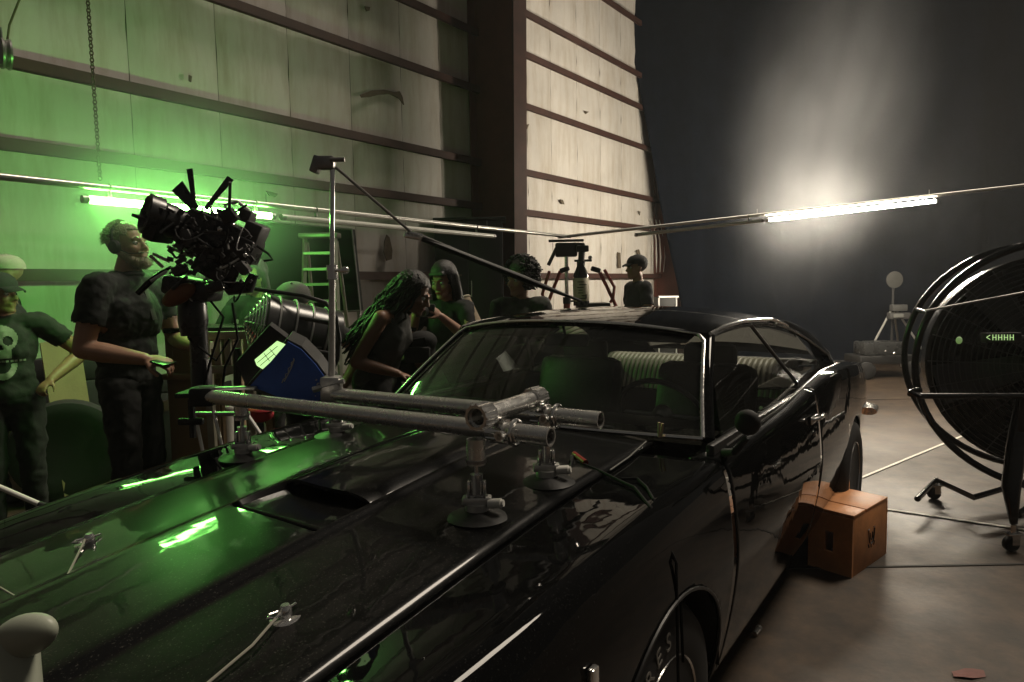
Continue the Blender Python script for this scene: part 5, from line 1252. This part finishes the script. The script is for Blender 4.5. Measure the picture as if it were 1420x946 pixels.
def stand_J(h=1.75, lean=0.0, sw=.185, **kw):
    s = h/1.75
    J = dict(pelvis=(0, 0, .95*s), chest=(lean*.55, 0, 1.27*s), neck=(lean*.9, 0, 1.475*s), head=(lean*1.15+.025, 0, 1.635*s),
             shl=(lean*.82, sw, 1.425*s), shr=(lean*.82, -sw, 1.425*s), ell=(.0, sw+.06, 1.12*s), elr=(.0, -sw-.06, 1.12*s), wrl=(.08, sw+.08, .87*s), wrr=(.08, -sw-.08, .87*s),
             hpl=(0, .095, .90*s), hpr=(0, -.095, .90*s), knl=(.03, .10, .49*s), knr=(.03, -.10, .49*s), anl=(-.02, .11, .085), anr=(-.02, -.11, .085))
    J.update(kw); return J
def strands(t, P, H, m, parent, n, ln, az=2.2, el=(-.1, 1.5), c=(-.026, 0, .045), r=(.108, .087, .096), sweep=(-.5, 0, .1), th=.0022):
    mb = MB()
    for k in range(n):
        a, e = random.uniform(-az, az), random.uniform(*el); d = Vector((-math.cos(a)*math.cos(e), math.sin(a)*math.cos(e), math.sin(e)))
        p0 = Vector((c[0]+d.x*r[0], c[1]+d.y*r[1], c[2]+d.z*r[2])); v = (d*.7+Vector(sweep)+Vector((random.uniform(-.4, .4), random.uniform(-.4, .4), random.uniform(-.4, .4)))).normalized(); l_ = ln*random.uniform(.6, 1.3)
        q = [p0-d*.004, p0+v*l_*.5, p0+v*l_+Vector((0, 0, -l_*.25))]; mb.path([P(*x) for x in q], [th, th, th*.4], 4)
    t.part('hair_strands', mb, m, parent)['kind'] = 'stuff'
def short_hair(t, P, H, m, r=(.106, .085, .094), c=(-.026, 0, .045), front=.055):
    mb = MB(); mb.ball(P(*c), r, H, 26, 18); inv = H.transposed(); h0 = P(0, 0, 0)
    def cut(co):
        q = inv @ (co-h0); return (q.x > front-.0 and q.z < .075) or (q.x > .02 and q.z < .045) or (q.z < -.055) or (q.x > -.02 and q.z < .0)
    o = remesh(mb, 'hair', m, t.e, .007, 1, cut); o.modifiers.new('thickness', 'SOLIDIFY').thickness = .006; return o
def cap(t, P, H, m, back=False):
    mb = MB(); mb.lathe(P(-.018, 0, .035), H @ Vector((0, 0, 1)), [(.112, 0), (.110, .03), (.098, .06), (.070, .085), (.03, .098), (.001, .10)], 28)
    o = t.part('cap', mb, m)
    s = -1 if back else 1
    g = [[P(-.018+s*(.085+q*.085*math.cos(a*1.0)), .085*math.sin(a)*(1-.1*q)*1.0, .045-.028*q*q-.012*abs(a)) for q in (0, .35, .7, 1)] for a in np.linspace(-1.1, 1.1, 13)]
    t.part('brim', MB().sheet(g, lambda p: p+H @ Vector((0, 0, .006))), m, o); t.part('button', MB().ball(P(-.018, 0, .136), .008, seg=8, rings=6), m, o)
M_shirtblack = cloth('black_polo_cloth', (.014, .016, .015)); M_pantsblack = cloth('black_trouser_cloth', (.008, .008, .008)); M_shoeb = mat('black_shoe', (.012, .012, .012), .5)
M_haird = mat('dark_hair', (.010, .008, .007), .45, bump=.6, bscale=120); M_hairg = mat('grey_blond_hair', (.30, .25, .16), .5, bump=.8, bscale=110, var=.4, scale=60)
M_skullprint = mat('pale_print', (.34, .33, .29), .8, var=.15, scale=30)

# the bearded man with the headset
mp = at(192, 700, 3.7)
J = stand_J(1.86, .02, .215, elr=(-.03, -.29, 1.19), wrr=(.25, -.21, 1.13), ell=(.10, .28, 1.20), wrl=(.33, .10, 1.17), hyaw=R(-8), hpitch=R(10), head=(.05, 0, 1.735), pelvis=(-.02, 0, 1.0))
t, P, H, V, Mt, sh = person('big bearded man in a black polo and headset lit green, looking at the camera', (mp.x, mp.y, 0), R(-8), J, SK_FAIR, M_shirtblack, .62, M_pantsblack, M_shoeb, vox=.0065, hand=(.9, .75), hup=((0, .6, .8), (0, -.5, .85)), tvox=.009, bulk=1.18)
hr_ = short_hair(t, P, H, M_hairg); face_bits(t, P, H, M_hairg); strands(t, P, H, M_hairg, hr_, 520, .022)
b = MB()
for s in (1, -1): b.cone(P(.0, s*.062, -.05), P(.06, s*.04, -.105), .022, .026, 12)
b.ball(P(.072, 0, -.108), (.034, .042, .036), H, 16, 10); b.cone(P(.086, .03, -.055), P(.086, -.03, -.055), .008, .008, 8)
bo_ = remesh(b, 'beard', M_hairg, t.e, .007, 1); strands(t, P, H, M_hairg, bo_, 260, .018, az=math.pi, el=(-1.4, -.1), c=(.045, 0, -.075), r=(.058, .062, .05), sweep=(.3, 0, -.6), th=.002)
t.part('headset', MB().ring(P(-.01, 0, .03), H @ Vector((1, 0, 0)), .099, .008, 30, 8, R(-100)+0, R(-100)+2*math.pi*.55).lathe(P(-.005, -.086, -.01), H @ Vector((0, -1, 0)), [(.036, 0), (.038, .012), (.03, .024), (.001, .026)], 20).lathe(P(-.005, .086, -.01), H @ Vector((0, 1, 0)), [(.036, 0), (.038, .012), (.03, .024), (.001, .026)], 20).path([P(.01, -.098, -.02), P(.07, -.085, -.06), P(.115, -.04, -.065)], .003, 6), M_black)
t.part('collar', MB().ring(V['neck']+Vector((.005, 0, .0)), (-.25, 0, 1), .078, .014, 28, 8), M_shirtblack)
t.part('placket', MB().box(V['chest']+Vector((.138, -.0, .07)), (.012, .04, .2), Matrix.Rotation(R(-14), 3, 'Y'), bev=.003), mat('placket_cloth', (.05, .055, .045), .8))
hx = V['wrr']+Vector((.10, .02, -.02)); tag(MB().box(CC*0+Matrix.Rotation(R(-8), 3, 'Z') @ hx + Vector((mp.x, mp.y, 0)), (.075, .15, .012), Matrix.Rotation(R(20), 3, 'Y'), bev=.004).build('phone', M_blackgloss), 'dark phone held in the hand of the bearded man in the black polo', 'phone')

# man with the skull shirt, far left
mp = at(22, 700, 4.0)
ky = R(-48)
J = stand_J(1.60, 0, .19, ell=(-.08, .42, 1.09), wrl=(.08, .22, .95), elr=(-.05, -.40, 1.08), wrr=(.1, -.22, .94), hyaw=R(44), head=(.03, .0, 1.485))
t, P, H, V, Mt, sh = person('man in a dark cap and black T-shirt printed with a white skull, hand on hip', (mp.x, mp.y, 0), ky, J, SK_TAN, cloth('black_tee_cloth', (.016, .016, .015)), .55, M_pantsblack, M_shoeb, vox=.009, hand=(1.0, 1.0))
face_bits(t, P, H, M_haird); cap(t, P, H, cloth('dark_cap_cloth', (.015, .015, .015))); short_hair(t, P, H, M_haird, front=.03)
# skull print laid on the cloth by casting onto it
sb_ = BVHTree.FromPolygons([v.co.copy() for v in sh.data.vertices], [tuple(p.vertices) for p in sh.data.polygons])
def onshirt(y, z, off=.006):
    h = sb_.ray_cast(Vector((1, y, z)), Vector((-1, 0, 0))); return (h[0]+Vector((off, 0, 0))) if h[0] is not None else Vector((.16, y, z))
def patch(name, inside, y0, y1, z0, z1, m, parent, n=34):
    mb = MB(); P_ = {}; ys = np.linspace(y0, y1, n); zs = np.linspace(z0, z1, n)
    for i in range(n-1):
        for k in range(n-1):
            if inside((ys[i]+ys[i+1])/2, (zs[k]+zs[k+1])/2):
                q = []
                for a, b_ in ((i, k), (i+1, k), (i+1, k+1), (i, k+1)):
                    if (a, b_) not in P_: P_[a, b_] = len(mb.v); mb.v.append(tuple(onshirt(ys[a], zs[b_])))
                    q.append(P_[a, b_])
                mb.f.append(tuple(q))
    return t.part(name, mb, m, parent)
sc0, sz0_ = -.02, 1.185
def skullf(y, z):
    a, b_ = (y-sc0)/.085, (z-sz0_-.035)/.080
    top_ = a*a+b_*b_ < 1
    jaw = abs(y-sc0) < .048 and sz0_-.085 < z < sz0_-.02
    eye = any(((y-sc0-e)/.026)**2+((z-sz0_-.022)/.028)**2 < 1 for e in (.036, -.036))
    nose = abs(y-sc0) < .012*(1-(z-sz0_+.03)/.04) and -.032 < z-sz0_ < .0
    return (top_ or jaw) and not eye and not nose
patch('skull_print', skullf, sc0-.1, sc0+.1, sz0_-.11, sz0_+.12, M_skullprint, sh, 44)
def jawf(y, z):
    a = abs(y-sc0); u_ = (z-(sz0_-.11)); r_ = math.hypot(a/.075, (u_)/.10); return .62 < r_ < 1.0 and z < sz0_-.115
patch('jaw_print', jawf, sc0-.1, sc0+.1, sz0_-.22, sz0_-.10, M_skullprint, sh, 40)
patch('lettering_print', lambda y, z: (int((y+5)*140) % 3) > 0, -.07, .10, sz0_-.106, sz0_-.094, M_skullprint, sh, 36)

# man behind him in pale trousers and a pale cap
mp = at(52, 700, 4.75)
J = stand_J(1.76, .0, .19, elr=(.08, -.40, 1.14), wrr=(.16, -.24, 1.02), ell=(-.02, .34, 1.14), wrl=(.12, .28, .95), hyaw=R(20), head=(-.02, .22, 1.62), neck=(-.01, .12, 1.47), chest=(0, .04, 1.27), shl=(0, .30, 1.42), shr=(0, -.10, 1.42))
t, P, H, V, Mt, sh = person('man in a pale cap and pale trousers, half hidden behind the skull shirt man', (mp.x-.1, mp.y, 0), R(-150), J, SK_FAIR, M_shirtblack, 1.0, cloth('khaki_cloth', (.34, .29, .20)), M_shoeb, vox=.011)
cap(t, P, H, cloth('pale_cap_cloth', (.5, .47, .38)))

# camera assistant behind the film camera
mp = at(374, 700, 5.0)
J = stand_J(1.69, .04, .18, hyaw=R(-10), hpitch=R(-12), elr=(.10, -.30, 1.14), wrr=(.32, -.14, 1.10), ell=(.12, .30, 1.14), wrl=(.36, .16, 1.08))
t, P, H, V, Mt, sh = person('dark haired person seen behind the barrel fan, eyes lowered', (mp.x, mp.y, 0), R(-100), J, SK_OLIVE, M_shirtblack, .9, M_pantsblack, M_shoeb, vox=.009, fem=True)
face_bits(t, P, H, M_haird); hb = MB(); hb.ball(P(-.03, 0, .04), (.108, .088, .10), H, 24, 16)
iv, h0 = H.transposed(), P(0, 0, 0)
for s in (1, -1): hb.cone(P(-.03, s*.07, .02), P(-.02, s*.085, -.18), .035, .03)
remesh(hb, 'hair', M_haird, t.e, .009, 1, lambda co: (lambda q: q.x > .035 and abs(q.y) < .075 and q.z < .07)(iv @ (co-h0)))

# person bent behind the fan, grey cap, arm on the pole
mp = at(462, 700, 4.35)
J = stand_J(1.62, .10, .18, hpitch=R(-25), hyaw=R(15), ell=(.04, .36, 1.06), wrl=(.16, .26, .86), head=(.16, -.04, 1.385), neck=(.09, 0, 1.26), chest=(.06, 0, 1.10), shl=(.08, .18, 1.22), shr=(.08, -.18, 1.22), elr=(.05, -.25, .98), wrr=(.2, -.2, .85), pelvis=(-.02, 0, .84))
t, P, H, V, Mt, sh = person('person in a grey cap stooping behind the barrel fan, bare arm beside the pole', (mp.x-.10, mp.y, 0), R(-95), J, SK_FAIR, cloth('charcoal_tee', (.03, .03, .03)), .45, M_pantsblack, M_shoeb, vox=.009)
cap(t, P, H, cloth('grey_cap_cloth', (.11, .11, .10))); face_bits(t, P, H, M_haird)

# woman with long braids, bending
mp = at(534, 700, 4.1)
J = stand_J(1.66, .14, .165, hpitch=R(-24), head=(.24, 0, 1.44), neck=(.13, 0, 1.345), chest=(.08, 0, 1.16), shl=(.10, .17, 1.30), shr=(.09, -.17, 1.30), elr=(-.05, -.235, 1.045), wrr=(.17, -.15, .97), ell=(.06, .25, 1.02), wrl=(.26, .10, .98), pelvis=(-.05, 0, .88))
t, P, H, V, Mt, sh = person('woman with long dark braids and a bare arm, bending in a grey tank top', (mp.x, mp.y, 0), R(-12), J, SK_BROWN, cloth('grey_tank_cloth', (.06, .06, .055)), 0, M_pantsblack, M_shoeb, vox=.0075, fem=True, hand=(.7, .6))
face_bits(t, P, H, M_haird, True, mat('dark_lips', (.10, .03, .025), .4))
hb = MB(); hb.ball(P(-.03, 0, .045), (.112, .092, .096), H, 24, 16); iv2, h02 = H.transposed(), P(0, 0, 0)
hair = remesh(hb, 'hair', M_haird, t.e, .008, 1, lambda co: (lambda q: q.x > .035 and q.z < .07)(iv2 @ (co-h02)))
br = MB()
for k in range(210):
    a = random.uniform(-2.5, 2.5); el_ = random.uniform(-.1, 1.2)
    st_ = P(-.03+.10*math.cos(a+math.pi)*math.cos(el_), .088*math.sin(a)*math.cos(el_), .045+.09*math.sin(el_))
    side = 1 if math.sin(a) > 0 else -1
    end = Vector((random.uniform(-.20, .04), side*random.uniform(.02, .16), random.uniform(1.0, 1.24))); mid = Vector((st_.x-.07+random.uniform(-.07, .03), st_.y*1.25+random.uniform(-.03, .03), st_.z-.09))
    pts = []
    for q in np.linspace(0, 1, 12):
        p = st_.lerp(mid, q).lerp(mid.lerp(end, q), q); w_ = .006*q+.008; pts.append(p+Vector((w_*math.sin(q*30+k), w_*math.cos(q*27+k), 0)))
    br.path(pts, [.0085]*11+[.005], 5)
t.part('braids', br, M_haird, hair)['kind'] = 'stuff'
t.part('strap', MB().path([V['shr']+Vector((-.05, .04, .0)), V['shr']+Vector((.0, .045, .055)), V['shr']+Vector((.06, .05, -.03))], .012, 8), MATS['grey_tank_cloth'], sh)

# woman with black fringe holding a camera
mp = at(628, 700, 4.75)
J = stand_J(1.63, .03, .16, hpitch=R(-14), hyaw=R(-6), elr=(.16, -.22, 1.15), wrr=(.29, -.085, 1.33), ell=(.16, .24, 1.11), wrl=(.31, .10, 1.28))
t, P, H, V, Mt, sh = person('pale woman with a black fringe looking down at the small camera in her hands', (mp.x, mp.y, 0), R(-110), J, SK_FAIR, cloth('black_top_cloth', (.012, .012, .012)), 1.4, M_pantsblack, M_shoeb, vox=.0065, fem=True, hand=(1.0, .9), hup=((.3, .8, .4), (.3, -.8, .5)))
face_bits(t, P, H, M_haird, True, mat('red_lips', (.28, .04, .04), .35))
hb = MB(); hb.ball(P(-.02, 0, .045), (.108, .092, .10), H, 24, 16); iv3, h03 = H.transposed(), P(0, 0, 0)
for s in (1, -1): hb.cone(P(-.02, s*.075, .03), P(-.03, s*.09, -.30), .036, .032)
hb.cone(P(.074, .045, .06), P(.074, -.045, .06), .017, .017)
fh_ = remesh(hb, 'hair', M_haird, t.e, .008, 1, lambda co: (lambda q: q.x > .04 and abs(q.y) < .066 and q.z < .048)(iv3 @ (co-h03)))
mb = MB()
for k in range(150):
    a = random.uniform(-2.3, 2.3); s_ = 1 if a > 0 else -1; y0 = math.sin(a); x0 = -math.cos(a)
    mb.path([P(-.02+x0*.08, y0*.06, .115), P(-.02+x0*.108, y0*.096, .03), P(-.025+x0*.11, y0*.105, -.12), P(-.03+x0*.10+random.uniform(-.02, .02), y0*.11, -.30+random.uniform(-.05, .04))], [.003, .004, .004, .002], 4)
t.part('hair_strands', mb, M_haird, fh_)['kind'] = 'stuff'
hand_mid = (V['wrr']+V['wrl'])/2 + Vector((.06, 0, .02))
wpos = Matrix.Rotation(R(-110), 3, 'Z') @ hand_mid + Vector((mp.x, mp.y, 0))
tt = T('stills_camera', 'small black stills camera held by the pale woman with the fringe', 'camera', tuple(wpos))
tt.part('body', MB().box(wpos, (.13, .06, .085), bev=.012), M_cam); tt.part('lens', MB().lathe(wpos, (-.15, -1, -.1), [(.032, .02), (.034, .07), (.03, .085), (.025, .075), (.001, .07)], 22), M_cam); tt.part('prism_hump', MB().box(wpos+Vector((0, 0, .05)), (.05, .045, .03), bev=.008), M_cam)
# black video light / camera bag between the two women
bgp = at(582, 488, 4.25)
bt = T('camera_bag', 'bulky black padded bag held between the two women', 'bag', (bgp.x, bgp.y, bgp.z-.16))
mb = MB().box(bgp, (.20, .16, .16), bev=.05).ball(bgp+Vector((.02, -.02, .07)), (.10, .08, .07), seg=18, rings=12).box(bgp+Vector((-.08, 0, -.12)), (.16, .16, .14), bev=.04)
remesh(MB().add([Vector(v)-Vector(bt.e.location) for v in mb.v], mb.f), 'bag_body', cloth('black_nylon', (.010, .010, .010)), bt.e, .012, 2)
bt.part('strap', MB().path([at(568, 494, 4.18), at(571, 472, 4.16), at(588, 469, 4.16), at(596, 486, 4.18)], .012, 8), M_cable); bt.part('pocket', MB().box(bgp+Vector((.0, -.10, -.01)), (.16, .03, .10), bev=.012), MATS['black_nylon'])

# person with a curly mop behind the car
mp = at(727, 700, 4.9)
J = stand_J(1.63, .0, .17, hyaw=R(-22), hpitch=R(-4))
t, P, H, V, Mt, sh = person('person with a mop of dark curls, face half lit, behind the car roof', (mp.x, mp.y, 0), R(-110), J, SK_OLIVE, cloth('faded_dark_cloth', (.05, .05, .045)), .9, M_pantsblack, M_shoeb, vox=.009)
face_bits(t, P, H, M_haird)
hb = MB(); hb.ball(P(-.04, 0, .05), (.112, .10, .11), H, 24, 16); iv4, h04 = H.transposed(), P(0, 0, 0)
hair = remesh(hb, 'hair', M_haird, t.e, .009, 1, lambda co: (lambda q: q.x > .045 and q.z < .06)(iv4 @ (co-h04)))
cr = MB()
for k in range(420):
    a, e = random.uniform(-2.4, 2.4), random.uniform(-1.0, 1.5); d = Vector((-math.cos(a)*math.cos(e), math.sin(a)*math.cos(e), math.sin(e))); c = P(-.035+d.x*.115, d.y*.11, .04+d.z*.115); r0_ = random.uniform(.012, .024)
    cr.path([c + (H @ d)*(.0045*q) + Vector((r0_*math.cos(q*2.1+k), r0_*math.sin(q*2.1+k), r0_*.6*math.sin(q*1.7+k*2))) for q in range(6)], .005, 5)
t.part('curls', cr, M_haird, hair)['kind'] = 'stuff'

# man in a cap in silhouette by the far end of the wall
mp = at(888, 700, 7.0)
J = stand_J(1.76, .0, .18, hyaw=R(0))
t, P, H, V, Mt, sh = person('man in a dark cap in silhouette near the far end of the wall, facing left', (mp.x-.02, mp.y, 0), R(196), J, SK_TAN, cloth('dark_grey_tee', (.025, .025, .028)), .6, M_pantsblack, M_shoeb, vox=.010)
cap(t, P, H, MATS['dark_cap_cloth']); face_bits(t, P, H, M_haird); short_hair(t, P, H, M_haird, front=.03)

# ================================================================== SMOKE AND HAZE
def smoke(name, label, c, r, tilt, dens, noise):
    m = bpy.data.materials.new(name+'_volume'); m.use_nodes = True; nt = m.node_tree; nt.nodes.remove(nt.nodes['Principled BSDF'])
    v = nt.nodes.new('ShaderNodeVolumePrincipled'); v.inputs['Color'].default_value = (.93, .95, .97, 1); v.inputs['Anisotropy'].default_value = .1
    tc = nt.nodes.new('ShaderNodeTexCoord'); ln = nt.nodes.new('ShaderNodeVectorMath'); ln.operation = 'LENGTH'; nt.links.new(tc.outputs['Object'], ln.inputs[0])
    mr = nt.nodes.new('ShaderNodeMapRange'); mr.interpolation_type = 'SMOOTHERSTEP'; mr.inputs[1].default_value = 1.0; mr.inputs[2].default_value = .0; mr.inputs[3].default_value = 0; mr.inputs[4].default_value = dens; nt.links.new(ln.outputs['Value'], mr.inputs[0])
    n = nt.nodes.new('ShaderNodeTexNoise'); n.inputs['Scale'].default_value = noise; n.inputs['Detail'].default_value = 3; nt.links.new(tc.outputs['Object'], n.inputs['Vector'])
    m3 = nt.nodes.new('ShaderNodeMapRange'); m3.inputs[1].default_value = .35; m3.inputs[2].default_value = .7; m3.inputs[3].default_value = .35; m3.inputs[4].default_value = 1.4; nt.links.new(n.outputs['Fac'], m3.inputs[0])
    mu = nt.nodes.new('ShaderNodeMath'); mu.operation = 'MULTIPLY'; nt.links.new(mr.outputs[0], mu.inputs[0]); nt.links.new(m3.outputs[0], mu.inputs[1]); nt.links.new(mu.outputs[0], v.inputs['Density'])
    nt.links.new(v.outputs[0], nt.nodes['Material Output'].inputs['Volume'])
    o = MB().ball((0, 0, 0), 1.0, seg=24, rings=14).build(name, m, smooth=0); o.location = c; o.scale = r; o.rotation_euler = (0, tilt, 0); tag(o, label, None, None, 'stuff'); return o
smoke('smoke', 'pale smoke drifting up past the white tube light', at(1150, 150, 9.7), (1.75, .9, 3.7), R(13), .24, 2.0)
smoke('smoke', 'smoke puff added as bloom behind the left end of the white tube light', at(1120, 285, 9.4), (1.3, .8, 1.1), 0, .22, 1.6)  # puff added to give the lamp its bloom
smoke('smoke', 'smoke puff added round the green tube light for its glare', at(205, 280, 4.0), (1.4, .95, .95), 0, .62, 1.6)  # puff added to make the veil of green glare
hm = bpy.data.materials.new('hangar_haze'); hm.use_nodes = True; nt = hm.node_tree; nt.nodes.remove(nt.nodes['Principled BSDF'])
pv_ = nt.nodes.new('ShaderNodeVolumePrincipled'); pv_.inputs['Color'].default_value = (.92, .92, .9, 1); pv_.inputs['Density'].default_value = HAZE; pv_.inputs['Anisotropy'].default_value = .25
nt.links.new(pv_.outputs[0], nt.nodes['Material Output'].inputs['Volume'])
hz_ = MB().box((0, 10, 5.6), (130, 110, 13.2)).build('haze', hm, smooth=0); tag(hz_, kind='stuff')
hz_.data.materials[0] = hm
